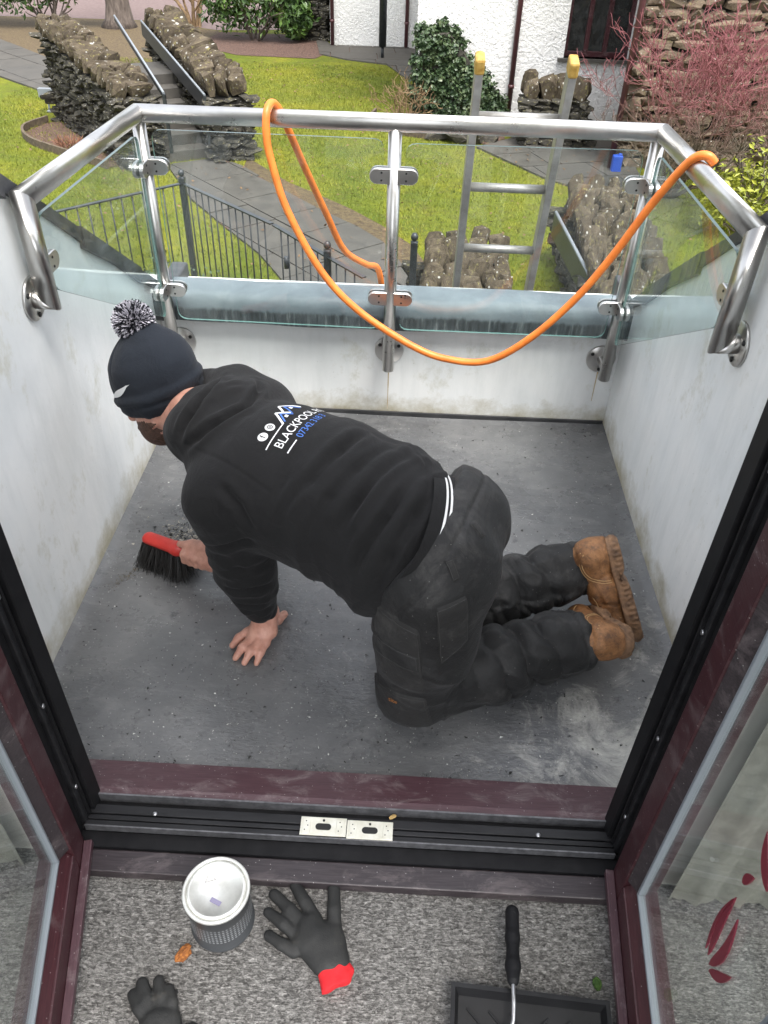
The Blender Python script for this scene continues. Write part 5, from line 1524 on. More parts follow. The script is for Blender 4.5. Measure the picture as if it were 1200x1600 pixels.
# ---- the white house and the stone house
hs_ = empty('white_house', (1.7, 15.3, GZ), 'white roughcast house with rosewood window and drainpipe', 'house'); HM = Matrix.Translation(-hs_.location)
def hp(o): o.matrix_parent_inverse = HM; return o
m = MB()
X0, X1, W0, W1_, ZB, ZT, Y0 = -0.08, 3.62, 2.42, 3.52, -0.92, 0.35, 15.3
for lo, hi in (((X0, Y0, GZ - 0.1), (W0, Y0 + 0.35, 3.3)), ((W1_, Y0 + 0.0, GZ - 0.1), (X1, Y0 + 0.35, 3.3)), ((W0, Y0, GZ - 0.1), (W1_, Y0 + 0.35, ZB)), ((W0, Y0, ZT), (W1_, Y0 + 0.35, 3.3)), ((X0, Y0 + 0.35, GZ - 0.1), (X0 + 0.3, 25, 3.3))): m.box(lo, hi)
hp(m.build('wall', M_harling, hs_))
m = MB(); m.prism([(Y0 - 0.4, 3.1), (20.0, 5.6), (25.4, 3.1)], 0, X0 - 0.2, X1); hp(m.build('roof', M_slate, hs_))
m = MB(); m.box((W0 - 0.10, Y0 - 0.07, ZB - 0.05), (W1_ + 0.06, Y0 + 0.2, ZB + 0.0)); hp(m.build('sill', M_slab, hs_))
m = MB(); yw = Y0 + 0.16
for lo, hi in (((W0, yw, ZB), (W0 + 0.07, yw + 0.07, ZT)), ((W1_ - 0.07, yw, ZB), (W1_, yw + 0.07, ZT)), ((W0 + 0.07, yw, ZB), (W1_ - 0.07, yw + 0.07, ZB + 0.08)), ((W0 + 0.07, yw, ZT - 0.07), (W1_ - 0.07, yw + 0.07, ZT))): m.box(lo, hi, bevel=0.006)
win = hp(m.build('window', M_rose, hs_))
for xm in (2.76, 3.08):
    m = MB(); m.box((xm, yw - 0.004, ZB + 0.081), (xm + 0.075, yw + 0.066, ZT - 0.071), bevel=0.005); m.build('mullion', M_rose, win)
for xa, xb in ((2.49, 2.76), (2.835, 3.08), (3.155, 3.45)):
    m = MB(); m.poly([(xa, yw + 0.035, ZB + 0.08), (xb, yw + 0.035, ZB + 0.08), (xb, yw + 0.035, ZT - 0.07), (xa, yw + 0.035, ZT - 0.07)]); m.build('pane', M_glass_in, win)
m = MB(); m.box((W0 - 0.2, Y0 + 0.8, ZB - 0.3), (W1_ + 0.2, Y0 + 0.85, ZT + 0.3)); hp(m.build('dark_backing', M_dark, hs_))  # near-black sheet standing in for the dark room behind the panes
M_pipe = mat('rosewood_downpipe', (0.085, 0.032, 0.035), 0.4)
def downpipe(x, y, z0, z1, par, fx):
    m = MB(); m.tube([(x, y, z0), (x, y, z1)], 0.045, 12); m.tube([(x, y, z0 + 0.5), (x, y, z0 + 0.56)], 0.055, 12); o = m.build('downpipe', M_pipe, par); o.matrix_parent_inverse = fx
downpipe(1.585, 15.23, GZ, 3.2, hs_, HM)
fh = empty('white_house_wing', (-1.1, 22.0, GZ), 'recessed far wing of the white roughcast house', 'house'); FM = Matrix.Translation(-fh.location)
m = MB(); m.box((-2.22, 22.0, GZ - 0.1), (-0.09, 25, 3.0)); o = m.build('wall', M_harling, fh); o.matrix_parent_inverse = FM
m = MB(); m.prism([(21.7, 2.9), (23.5, 4.2), (25.3, 2.9)], 0, -2.4, -0.2); o = m.build('roof', M_slate, fh); o.matrix_parent_inverse = FM
downpipe(-0.37, 21.93, GZ, 2.9, fh, FM); downpipe(-2.16, 21.93, GZ, 2.9, fh, FM)
sh = empty('stone_house', (3.0, 12.5, GZ), 'brown coursed stone house wall behind the red twigged shrub', 'house'); SM = Matrix.Translation(-sh.location)
m = MB(); m.prism([(3.10, 12.66), (8.5, 12.66), (8.5, 25), (5.9, 25), (3.74, 15.3)], 2, GZ - 0.1, 3.4); o = m.build('core', M_core, sh); o.matrix_parent_inverse = SM
m = MB(); m.prism([(12.3, 3.3), (18.5, 6.0), (25.3, 3.3)], 0, 3.7, 8.8); o = m.build('roof', M_slate, sh); o.matrix_parent_inverse = SM
face(sh, SV_h, (3.0, 12.58), (6.2, 12.58), GZ, 1.1, 1.1, rr, 0.125, (0.2, 0.5), 0.18)
face(sh, SV_h, (3.66, 15.3), (3.02, 12.6), GZ, 0.9, 0.9, rr, 0.14, (0.3, 0.6), 0.18)
downpipe(2.90, 12.45, GZ, 3.2, sh, SM)
fs = drywall('dry_stone_wall', 'dark dry stone wall at the top of the garden beside the far white wing', (-3.2, 22.6), (-3.0, 24.5), 0.8, -0.2, -0.2, SV_d, SV_d, rr, 'LRN')

# ---- planting
def leaf_cloud(name, centers, n, size, mt, parent, seed, droop=0.3, shell=0.55, asp=2.4):
    """centers: (x, y, z, rx, ry, rz) blobs; leaves thickest towards each blob's skin"""
    r_ = np.random.default_rng(seed); vs = []; k_ = n // len(centers)
    for (x, y, z, rx, ry, rz) in centers:
        d = r_.normal(size=(k_, 3)); d /= np.linalg.norm(d, axis=1)[:, None]
        rad = (shell + (1 - shell) * r_.random(k_)) * (0.86 + 0.22 * np.sin(d[:, 0] * 5 + seed) * np.cos(d[:, 2] * 6 + 1) + 0.16 * r_.random(k_))
        c = np.array((x, y, z)) + d * rad[:, None] * np.array((rx, ry, rz))
        nrm = d * 0.55 + r_.normal(size=(k_, 3)) * 0.45 + np.array((0, 0, 0.45)); nrm /= np.linalg.norm(nrm, axis=1)[:, None]
        t_ = r_.normal(size=(k_, 3)) + np.array((0, 0, -droop)); t_ -= nrm * (t_ * nrm).sum(1)[:, None]; t_ /= np.linalg.norm(t_, axis=1)[:, None]
        b_ = np.cross(nrm, t_); s_ = size * r_.uniform(0.7, 1.3, k_)[:, None]
        vs.append(np.stack([c - t_ * s_ * 0.5, c + b_ * s_ * 0.5 / asp + nrm * s_ * 0.06, c + t_ * s_ * 0.5 - nrm * s_ * 0.08, c - b_ * s_ * 0.5 / asp + nrm * s_ * 0.06], 1))
    Vv = np.concatenate(vs).reshape(-1, 3); Ff = np.arange(len(Vv)).reshape(-1, 4)
    o = arrmesh(name, Vv, Ff, mt, parent, False); o['kind'] = 'stuff'; return o
def leafmat(name, c1, c2, c3, scale=9, rough=0.45):
    m = mat(name, c1, rough); t = NT(m); n_ = t.noise(t.co(), scale, 5, 0.7)
    g_ = t.n.new('ShaderNodeNewGeometry')
    c = t.ramp(n_, [(0.3, c1), (0.5, c2), (0.72, c3)]); c = t.mix(t.math('MULTIPLY', g_.outputs['Random Per Island'], 0.6), c, c1); t.color(c); return m
M_rhodo = leafmat('rhododendron_leaf', (0.018, 0.045, 0.010), (0.055, 0.11, 0.018), (0.13, 0.20, 0.03), 2.5)
M_ivy = leafmat('ivy_leaf', (0.018, 0.042, 0.017), (0.055, 0.09, 0.035), (0.16, 0.19, 0.09), 9)
M_gold = leafmat('yellow_green_leaf', (0.10, 0.13, 0.012), (0.24, 0.26, 0.02), (0.38, 0.36, 0.05), 4)
def branches(name, base, n_stem, h_, spread, depth, mt, parent, seed, r0=0.02, curve=0.25, split=(2, 4), rmin=0.0035, lenf=0.62):
    r_ = random.Random(seed); mb = MB()
    def grow(p, d, L_, rad, lv):
        pts = [p]; rs = [rad]; q = p; dd = d
        for k_ in range(3):
            dd = (dd + Vector((r_.gauss(0, curve), r_.gauss(0, curve), r_.gauss(0, curve) + 0.10))).normalized(); q = q + dd * L_ / 3; pts.append(q); rs.append(max(rmin, rad * (1 - 0.13 * (k_ + 1))))
        mb.tube(pts, rs, 4 if lv > 1 else 6, cap=False)
        if lv < depth:
            for k_ in range(r_.randint(*split)):
                i = r_.choice((1, 2, 3, 3)); nd = (dd + Vector((r_.gauss(0, 0.5), r_.gauss(0, 0.5), r_.gauss(0, 0.38)))).normalized()
                grow(pts[i], nd, L_ * lenf * r_.uniform(0.75, 1.2), max(rmin, rs[i] * 0.66), lv + 1)
    for i in range(n_stem):
        a_ = r_.uniform(0, 6.283); sp = spread * math.sqrt(r_.random())
        grow(Vector(base) + Vector((math.cos(a_) * 0.12, math.sin(a_) * 0.12, 0)), Vector((math.cos(a_) * sp, math.sin(a_) * sp, 1)).normalized(), h_ * r_.uniform(0.8, 1.15), r0 * r_.uniform(0.7, 1.2), 0)
    return mb.build(name, mt, parent)
def shrub(name, loc, label, cat='shrub', group=None):
    return empty(name, loc, label, cat, group)
s = shrub('rhododendron_shrub', (-4.1, 22.4, GZ), 'large glossy green rhododendron at the top of the lawn near the far white wing')
leaf_cloud('foliage', [(-0.2, 0, 1.2, 1.15, 1.0, 1.1), (0.7, 0.1, 0.95, 0.75, 0.8, 0.95), (-0.75, 0.1, 1.05, 0.75, 0.8, 1.0), (0.1, 0.1, 2.2, 0.95, 0.8, 0.9), (0.95, 0, 0.55, 0.55, 0.6, 0.5)], 5200, 0.17, M_rhodo, s, 3); branches('stems', (0, 0, 0), 7, 0.8, 0.6, 1, M_bark, s, 5, 0.03)
s = shrub('evergreen_shrub', (-10.4, 23.2, GZ), 'green leafy shrub at the top corner of the garden beside the tree trunk')
leaf_cloud('foliage', [(0, 0, 1.1, 1.0, 0.9, 0.9), (1.0, 0.2, 1.3, 0.8, 0.8, 0.9), (-1.1, 0.2, 1.2, 1.0, 0.9, 1.0), (0.2, 0, 2.1, 1.2, 0.9, 0.8), (1.9, 0.3, 1.3, 0.6, 0.5, 0.5)], 4200, 0.17, M_rhodo, s, 8); branches('stems', (0.8, 0, 0), 6, 0.8, 0.8, 1, M_bark, s, 9, 0.03)
s = shrub('ivy_mound', (0.45, 14.9, GZ), 'dark ivy covering a sloping wall against the white house')
m = MB(); m.prism([(-0.52, 0.0), (0.98, 0.0), (0.98, 0.30), (0.0, 1.36), (-0.46, 1.34)], 1, -0.2, 0.28); m.build('sloping_wall', M_stone_d, s)
iv = []
for i in range(11):
    x = -0.50 + 1.42 * i / 10; top = 1.36 if x < 0.0 else 1.36 - x * 1.08
    for j in range(7):
        z = (0.10 + 0.92 * j / 6) * top; iv.append((x + rr.uniform(-0.05, 0.05), -0.22 + (0.22 * rr.random() if j == 6 else 0.0), z + rr.uniform(-0.05, 0.05), 0.15, 0.11, 0.14))
leaf_cloud('ivy_leaves', iv, 15000, 0.066, M_ivy, s, 12, 0.6, 0.5, 1.25)
s = shrub('brown_stem_shrub', (-0.25, 14.5, GZ), 'bare straw brown twiggy shrub beside the ivy'); M_straw = varied('straw_twig', (0.16, 0.10, 0.055), (0.28, 0.19, 0.10), 20, 0.9, 0); branches('stems', (0, 0, 0), 16, 0.38, 0.75, 3, M_straw, s, 31, 0.013, 0.25, (2, 3), 0.004, 0.66)
sheet('ivy_bed', [(-0.75, 15.25), (-0.78, 14.6), (-0.45, 14.1), (0.2, 13.75), (1.2, 13.5), (1.45, 13.9), (1.3, 15.25)], GZ + 0.02, M_soil)
s = shrub('red_twig_shrub', (3.45, 11.3, GZ), 'bare shrub with crimson twigs in front of the stone house')
M_redtwig = mat('crimson_twig', (0.26, 0.055, 0.06), 0.7); tw = NT(M_redtwig); hz = tw.sep(tw.co())
tw.color(tw.mix(tw.ramp(tw.math('MULTIPLY', tw.math('ADD', hz[2], tw.math('MULTIPLY', tw.noise(tw.co(), 3, 3), 0.5)), 0.5), [(0.48, 0.0), (0.85, 1.0)]), (0.115, 0.092, 0.062), (0.20, 0.062, 0.068)))
branches('stems', (0, 0, 0), 17, 0.92, 0.80, 5, M_redtwig, s, 77, 0.022, 0.20, (2, 3), 0.0031, 0.70)
s = shrub('red_twig_shrub', (4.7, 11.2, GZ), 'second bare crimson shrub, farther along the stone house'); branches('stems', (0, 0, 0), 15, 0.95, 0.8, 5, M_redtwig, s, 78, 0.020, 0.20, (2, 3), 0.0031, 0.70)
s = shrub('golden_shrub', (4.15, 9.9, GZ), 'yellow green leafy shrub below the crimson twigs')
leaf_cloud('foliage', [(0, 0, 0.6, 0.6, 0.5, 0.5), (0.5, 0, 0.8, 0.5, 0.5, 0.5), (-0.4, -0.1, 0.45, 0.4, 0.4, 0.4)], 1900, 0.085, M_gold, s, 41, 0.2, 0.2); branches('stems', (0, 0, 0), 12, 0.5, 0.9, 2, M_bark, s, 42, 0.012)
s = shrub('fence_shrub', (-1.75, 6.1, GZ), 'grey green scrambling shrub against the foot of the railing')
leaf_cloud('foliage', [(0, 0, 0.55, 0.45, 0.3, 0.35), (0.35, -0.15, 0.45, 0.35, 0.3, 0.3), (-0.35, 0.15, 0.6, 0.3, 0.25, 0.3)], 1500, 0.05, M_ivy, s, 51, 0.2, 0.15, 2.0); branches('stems', (0, 0, 0), 8, 0.35, 0.9, 2, M_straw, s, 52, 0.006)
s = shrub('brown_bed_plant', (-5.25, 12.5, GZ), 'low withered brown plant in the curved bed', 'plant'); M_with = varied('withered_frond', (0.14, 0.06, 0.035), (0.28, 0.14, 0.08), 20, 0.9, 0); branches('fronds', (0, 0, 0), 90, 0.16, 1.3, 0, M_with, s, 61, 0.006, 0.3)
sheet('curved_bed', [(-6.1, 13.75), (-6.22, 13.2), (-5.9, 12.65), (-5.2, 12.1), (-4.35, 11.55), (-4.1, 11.6), (-5.95, 13.95)], GZ + 0.014, M_soil)
M_edgewood = varied('weathered_edging', (0.06, 0.045, 0.03), (0.13, 0.10, 0.065), 20, 0.9, 0.3, 0.005)
def edging(name, pts, label):
    m = MB(); 
    for i in range(len(pts) - 1):
        a, b = Vector(pts[i]), Vector(pts[i + 1]); d = (b - a).normalized(); nn = Vector((-d.y, d.x)) * 0.02
        m.prism([tuple(a + nn), tuple(b + nn), tuple(b - nn), tuple(a - nn)], 2, GZ - 0.02, GZ + 0.11)
    tag(m.build(name, M_edgewood), label, 'edging')
def smooth_line(pts, k_=6):
    out = []; P = [Vector(p) for p in pts]
    for i in range(len(P) - 1):
        p0, p1, p2, p3 = P[max(i - 1, 0)], P[i], P[i + 1], P[min(i + 2, len(P) - 1)]
        for j in range(k_):
            t_ = j / k_; out.append(0.5 * ((2 * p1) + (p2 - p0) * t_ + (2 * p0 - 5 * p1 + 4 * p2 - p3) * t_ * t_ + (3 * p1 - p0 - 3 * p2 + p3) * t_ ** 3))
    out.append(P[-1]); return out
edging('bed_edging', smooth_line([(-6.1, 13.85), (-6.25, 13.25), (-5.9, 12.6), (-5.2, 12.05), (-4.35, 11.5)]), 'curved timber edging round the bed with the withered plant')
edging('bed_edging', smooth_line([(-0.75, 15.25), (-0.80, 14.6), (-0.45, 14.05), (0.2, 13.72)]), 'curved timber edging round the ivy bed')
tr = empty('tree', (-7.9, 23.6, GZ), 'stout tree trunk at the top of the garden by the reddish drive', 'tree')
m = MB(); m.tube([(0, 0, -0.05), (0.02, 0, 0.18), (0.03, 0, 0.5), (0.0, 0, 1.6), (-0.05, 0.1, 3.2), (0.05, 0.1, 5.0)], [0.50, 0.36, 0.30, 0.26, 0.22, 0.15], 14); m.build('trunk', M_bark, tr)
branches('crown', (0, 0.1, 4.6), 7, 1.6, 1.0, 3, M_bark, tr, 91, 0.09, 0.2, (2, 3), 0.01)
st = shrub('bare_sapling', (-6.0, 24.0, GZ), 'cluster of bare brown stems behind the far end of the stair wall'); branches('stems', (0, 0, 0), 7, 1.0, 0.35, 2, M_straw, st, 95, 0.045, 0.15)
# small things in the garden
e_ = empty('garden_light', (-6.35, 14.6, GZ), 'small grey ground floodlight on the lawn by the stair wall', 'light')
for lo, hi in (((-0.13, -0.04, 0.22), (0.15, 0.05, 0.36)), ((-0.02, -0.01, 0.0), (0.01, 0.02, 0.22)), ((-0.02, -0.1, 0.0), (0.16, 0.06, 0.03))):
    m = MB(); m.box(lo, hi, bevel=0.008); m.build('housing', M_gasket, e_)
e_ = empty('blue_container', (2.95, 12.3, GZ), 'small bright blue plastic container standing at the corner of the stone house', 'container')
M_blue = mat('blue_plastic', (0.02, 0.08, 0.45), 0.4)
m = MB(); m.box((-0.07, -0.055, 0.0), (0.07, 0.055, 0.24), bevel=0.015); m.build('body', M_blue, e_)
m = MB(); m.lathe([(0, 0.238), (0.028, 0.238), (0.028, 0.262), (0, 0.262)], c=(0.03, 0, 0), n=16); m.build('cap', M_blue, e_)

# ------------------------------------------------------------------ ladder leaning on the eaves
ld = empty('ladder', (0.33, 3.76, GZ), 'aluminium ladder with worn yellow end caps leaning outside the glass', 'ladder'); LM = Matrix.Translation(-ld.location)
M_lad = varied('weathered_aluminium', (0.30, 0.29, 0.27), (0.46, 0.45, 0.43), 18, 0.42, 0.25, 0.002, metal=0.7)
M_cap = varied('worn_yellow_plastic', (0.30, 0.17, 0.025), (0.48, 0.32, 0.08), 55, 0.6, 0.4, 0.003)
top, bot = Vector((0, 2.972, 1.02)), Vector((0, 3.76, GZ)); dl = (bot - top).normalized(); nl = Vector((0, dl.z, -dl.y))
for x in (0.197, 0.507):
    Mx = Matrix((( 1, 0, 0, x), (0, nl.y, dl.y, top.y), (0, nl.z, dl.z, top.z), (0, 0, 0, 1)))
    m = MB(); m.box((-0.014, -0.034, 0.02), (0.014, 0.034, (bot - top).length - 0.02), Mx, bevel=0.003); o = m.build('stile', M_lad, ld); o.matrix_parent_inverse = LM
    m = MB(); m.box((-0.0165, -0.036, -0.010), (0.0165, 0.036, 0.042), Mx, bevel=0.008); o = m.build('end_cap', M_cap, ld); o.matrix_parent_inverse = LM
    m = MB(); m.box((-0.018, -0.038, (bot - top).length - 0.06), (0.018, 0.038, (bot - top).length), Mx, bevel=0.006); o = m.build('foot', M_rubber, ld); o.matrix_parent_inverse = LM
s_ = 0.193
while s_ < (bot - top).length - 0.15:
    p = top + dl * s_; m = MB(); m.tube([(0.197, p.y, p.z), (0.507, p.y, p.z)], 0.0165, 14); o = m.build('rung', M_lad, ld); o.matrix_parent_inverse = LM; s_ += 0.27

# ------------------------------------------------------------------ orange hose looped over the rails
def catmull(pts, k_=10):
    out = []; P = [Vector(p) for p in pts]
    for i in range(len(P) - 1):
        p0, p1, p2, p3 = P[max(i - 1, 0)], P[i], P[i + 1], P[min(i + 2, len(P) - 1)]
        for j in range(k_):
            t_ = j / k_; out.append(0.5 * ((2 * p1) + (p2 - p0) * t_ + (2 * p0 - 5 * p1 + 4 * p2 - p3) * t_ * t_ + (3 * p1 - p0 - 3 * p2 + p3) * t_ ** 3))
    out.append(P[-1]); return out
M_hose = varied('orange_hose', (0.62, 0.15, 0.022), (0.84, 0.23, 0.035), 22, 0.45, 0.15, 0.002, 8)
m = MB(); m.tube(catmull([(-0.02, 3.6, -1.0), (-0.05, 2.95, -0.02), (-0.09, 2.66, 0.30), (-0.11, 2.58, 0.445), (-0.15, 2.545, 0.475), (-0.22, 2.52, 0.53), (-0.27, 2.47, 0.66), (-0.32, 2.40, 0.81), (-0.355, 2.335, 0.93), (-0.375, 2.302, 0.992), (-0.388, 2.27, 1.012), (-0.396, 2.236, 0.996), (-0.398, 2.222, 0.95), (-0.39, 2.215, 0.89), (-0.35, 2.20, 0.76), (-0.26, 2.18, 0.60), (-0.15, 2.16, 0.49), (0.01, 2.13, 0.40), (0.12, 2.105, 0.372), (0.24, 2.08, 0.385), (0.35, 2.05, 0.48), (0.45, 2.03, 0.61), (0.52, 2.01, 0.74), (0.575, 1.985, 0.87), (0.617, 1.955, 0.965), (0.640, 1.935, 1.004), (0.662, 1.92, 1.012), (0.680, 1.916, 0.998)], 7), 0.0104, 14)
tag(m.build('hose', M_hose), 'bright orange hose hanging in a loop over the balcony rails', 'hose')

# ------------------------------------------------------------------ hand brush
hbk = empty('hand_brush', (-0.60, 1.53, 0.0), 'red handled hand brush with black bristles held by the man', 'brush'); BM_ = Matrix.Translation(-hbk.location)
M_red = varied('scuffed_red_plastic', (0.42, 0.018, 0.012), (0.55, 0.04, 0.03), 25, 0.38, 0.2, 0.002)
b0 = A(-0.672, 1.561, 0.088)
r_ = SDF((-0.73, 1.36, 0.04), (-0.38, 1.62, 0.15), 0.004)
r_.chain([b0, b0 + GD * 0.10, b0 + GD * 0.135, b0 + GD * 0.20, b0 + GD * 0.27], [0.0145, 0.0155, 0.011, 0.0105, 0.0115], 0.012, unit(np.cross(GD, (0, 0, 1))), 1.35)
Vv, Qq = r_.mesh(1); o = arrmesh('handle', Vv, Qq, M_red, hbk); o.matrix_parent_inverse = BM_
M_brist = mat('black_bristle', (0.012, 0.011, 0.010), 0.55); vs = []; fs = []; rg = np.random.default_rng(4); sdv = unit(np.cross(GD, (0, 0, 1)))
for i in range(2600):
    u = rg.uniform(-0.01, 0.118); v_ = rg.uniform(-0.016, 0.016)
    p0 = b0 + GD * u + sdv * v_ + A(0, 0, -0.008); sp = A(0, 0, -1) + sdv * (v_ * 22 + rg.normal() * 0.12) + GD * ((u - 0.055) * 3.2 + rg.normal() * 0.12)
    sp = sp / abs(sp[2]); L_ = (p0[2] - 0.004) * rg.uniform(0.86, 1.0); p1 = p0 + sp * L_ * 0.5; p2 = p1 + (sp + A(rg.normal() * 0.1, rg.normal() * 0.1 , 0)) * L_ * 0.5
    w_ = 0.0008; t_ = unit(np.cross(sp, rg.normal(size=3))) * w_; k_ = len(vs)
    vs += [p0 - t_, p0 + t_, p1 + t_, p1 - t_, p2 + t_ * 0.6, p2 - t_ * 0.6]; fs += [(k_, k_ + 1, k_ + 2, k_ + 3), (k_ + 3, k_ + 2, k_ + 4, k_ + 5)]
o = arrmesh('bristles', np.array(vs), np.array(fs), M_brist, hbk, False); o.matrix_parent_inverse = BM_; o['kind'] = 'stuff'

# ------------------------------------------------------------------ paint tin
TC = (-0.286, 0.624, 0.0)
tin = empty('paint_tin', TC, 'small metal paint tin with bright lid standing on the carpet', 'tin')
M_tinm = varied('tin_plate', (0.66, 0.66, 0.62), (0.84, 0.84, 0.80), 45, 0.42, 0.2, 0.001, metal=0.6)
def make_tin_label():
    m = mat('grey_printed_tin', (0.16, 0.165, 0.17), 0.38, 0.35); t = NT(m); co = t.co(); x, y, z = t.sep(co)
    at = t.n.new('ShaderNodeMath'); at.operation = 'ARCTAN2'; t.l.new(y, at.inputs[0]); t.l.new(x, at.inputs[1])
    a = t.math('MULTIPLY', at.outputs[0], 26.0); zz = t.math('MULTIPLY', z, 430.0)
    d1 = t.math('SINE', t.math('ADD', a, zz)); d2 = t.math('SINE', t.math('SUBTRACT', a, zz))
    g_ = t.math('MULTIPLY', d1, d2); band_ = t.math('MULTIPLY', t.math('GREATER_THAN', z, 0.035), t.math('LESS_THAN', z, 0.085))
    f_ = t.math('MULTIPLY', t.math('GREATER_THAN', g_, 0.25), band_)
    t.color(t.mix(f_, (0.075, 0.08, 0.085), (0.30, 0.31, 0.32))); t.bump(t.noise(co, 14, 5), 0.3, 0.004); return m
R_ = 0.0565
m = MB(); m.lathe([(0, 0.002), (R_ - 0.002, 0.002), (R_ + 0.001, 0.004), (R_ + 0.001, 0.008), (R_ - 0.001, 0.010), (R_ - 0.001, 0.112), (R_ + 0.001, 0.114), (R_ + 0.001, 0.118)], n=64); m.build('body', make_tin_label(), tin)
m = MB(); m.lathe([(R_ + 0.0012, 0.114), (R_ + 0.0022, 0.1165), (R_ + 0.0022, 0.1205), (R_ + 0.001, 0.1225), (R_ - 0.002, 0.1225), (R_ - 0.004, 0.120), (R_ - 0.0045, 0.116)], n=64); m.build('rim', M_tinm, tin)
m = MB(); m.lathe([(R_ - 0.0046, 0.116), (R_ - 0.006, 0.1215), (R_ - 0.009, 0.1225), (R_ - 0.0115, 0.1215), (R_ - 0.0125, 0.1175), (0, 0.1180)], n=64); lid = m.build('lid', M_tinm, tin)
m = MB()
tri = [Vector((0.012 * math.cos(a), 0.012 * math.sin(a))) for a in (math.pi / 2, math.pi * 7 / 6, math.pi * 11 / 6)]
for i in range(3):
    a, b = tri[i], tri[(i + 1) % 3]; m.prism([tuple(a), tuple(b), tuple(b * 0.72), tuple(a * 0.72)], 2, 0.1180, 0.1186)
M_inkg = mat('grey_ink', (0.35, 0.35, 0.34), 0.5); tm = m.build('triangle_mark', M_inkg, lid); tm.location = (-0.012, 0.022, 0); tm.rotation_euler.z = 0.2
m = MB(); m.box((-0.010, -0.004, 0.1181), (0.010, 0.004, 0.1187)); M_inkp = mat('violet_ink', (0.22, 0.20, 0.30), 0.5); tm = m.build('stamp', M_inkp, lid); tm.location = (0.0, -0.020, 0); tm.rotation_euler.z = -0.55
tin.rotation_euler.z = 0.15

# ------------------------------------------------------------------ work gloves
def make_glove():
    m = mat('black_latex_palm', (0.02, 0.02, 0.02), 0.7); t = NT(m); n_ = t.noise(t.co(), 22, 7, 0.7)
    t.color(t.ramp(n_, [(0.35, (0.008, 0.0085, 0.0085)), (0.62, (0.018, 0.018, 0.017)), (0.82, (0.06, 0.052, 0.038))])); t.bump(t.noise(t.co(), 500, 3), 0.5, 0.0012); return m
M_glove = make_glove(); M_redknit = varied('red_knit_cuff', (0.45, 0.006, 0.012), (0.60, 0.015, 0.02), 60, 0.9, 0.5, 0.002)
def glove(loc, label, palm, fingers, cuff, lo, hi):
    root = empty('work_glove', loc, label, 'glove', 'work gloves'); fx = Matrix.Translation(-root.location)
    g_ = SDF(lo, hi, 0.0026)
    for p, q, ra, rb in palm: g_.cap(A(*p), A(*q), ra, rb, 0.016)
    for f_ in fingers: g_.chain([A(*p) for p in f_[0]], f_[1], 0.0035)
    sl, P = g_._win(g_.lo, g_.lo + g_.h * g_.n); g_.F = np.maximum(g_.F, (0.0015 - P[..., 2]))
    Vv, Qq = g_.mesh(2); N_ = vnormals(Vv, Qq)
    Vv = Vv + N_ * (0.003 * (vnoise(Vv * 45, 3) - 0.5))[:, None]; Vv[:, 2] *= 0.72; Vv[:, 2] = np.maximum(Vv[:, 2], 0.001)
    o = arrmesh('glove_body', Vv, Qq, M_glove, root); o.matrix_parent_inverse = fx
    if cuff is not None:
        c_ = SDF(lo, hi, 0.0026)
        for p, q, ra, rb, fl, rt in cuff[0]: c_.cap(A(*p), A(*q), ra, rb, 0.008, A(*fl), rt)
        c_.half(A(*cuff[1]), A(*cuff[2])); sl, P = c_._win(c_.lo, c_.lo + c_.h * c_.n); c_.F = np.maximum(c_.F, 0.0015 - P[..., 2])
        Vv, Qq = c_.mesh(2); N_ = vnormals(Vv, Qq); Vv = Vv + N_ * (0.006 * (vnoise(Vv * 60, 7) - 0.5))[:, None]
        o = arrmesh('cuff', Vv, Qq, M_redknit, root); o.matrix_parent_inverse = fx
    return root
glove((-0.13, 0.60, 0), 'black coated work glove with red cuff beside the paint tin', [((-0.122, 0.624, 0.016), (-0.083, 0.555, 0.016), 0.020, 0.020), ((-0.136, 0.590, 0.016), (-0.095, 0.555, 0.016), 0.019, 0.019), ((-0.083, 0.609, 0.016), (-0.067, 0.562, 0.016), 0.018, 0.018), ((-0.115, 0.590, 0.018), (-0.072, 0.556, 0.016), 0.020, 0.018), ((-0.130, 0.612, 0.016), (-0.087, 0.592, 0.018), 0.019, 0.020)],
      [([(-0.118, 0.633, 0.016), (-0.139, 0.659, 0.020), (-0.162, 0.690, 0.014)], [0.0131, 0.0125, 0.0112]), ([(-0.137, 0.619, 0.016), (-0.167, 0.643, 0.020), (-0.199, 0.671, 0.014)], [0.0130, 0.0123, 0.0111]), ([(-0.147, 0.600, 0.016), (-0.174, 0.617, 0.020), (-0.204, 0.638, 0.014)], [0.0125, 0.0119, 0.0107]), ([(-0.148, 0.573, 0.016), (-0.172, 0.583, 0.020), (-0.197, 0.598, 0.014)], [0.0121, 0.0114, 0.0103]), ([(-0.080, 0.615, 0.016), (-0.084, 0.647, 0.020), (-0.088, 0.686, 0.014)], [0.0139, 0.0132, 0.0119])],
      ([((-0.084, 0.557, 0.013), (-0.067, 0.517, 0.012), 0.0125, 0.0135, (0.85, 0.5, 0), 2.0), ((-0.065, 0.563, 0.012), (-0.054, 0.543, 0.012), 0.010, 0.010, (0.85, 0.5, 0), 1.5)], (-0.065, 0.519, 0.000), (0.42, -0.9, 0)), (-0.26, 0.45, -0.004), (-0.01, 0.75, 0.06))
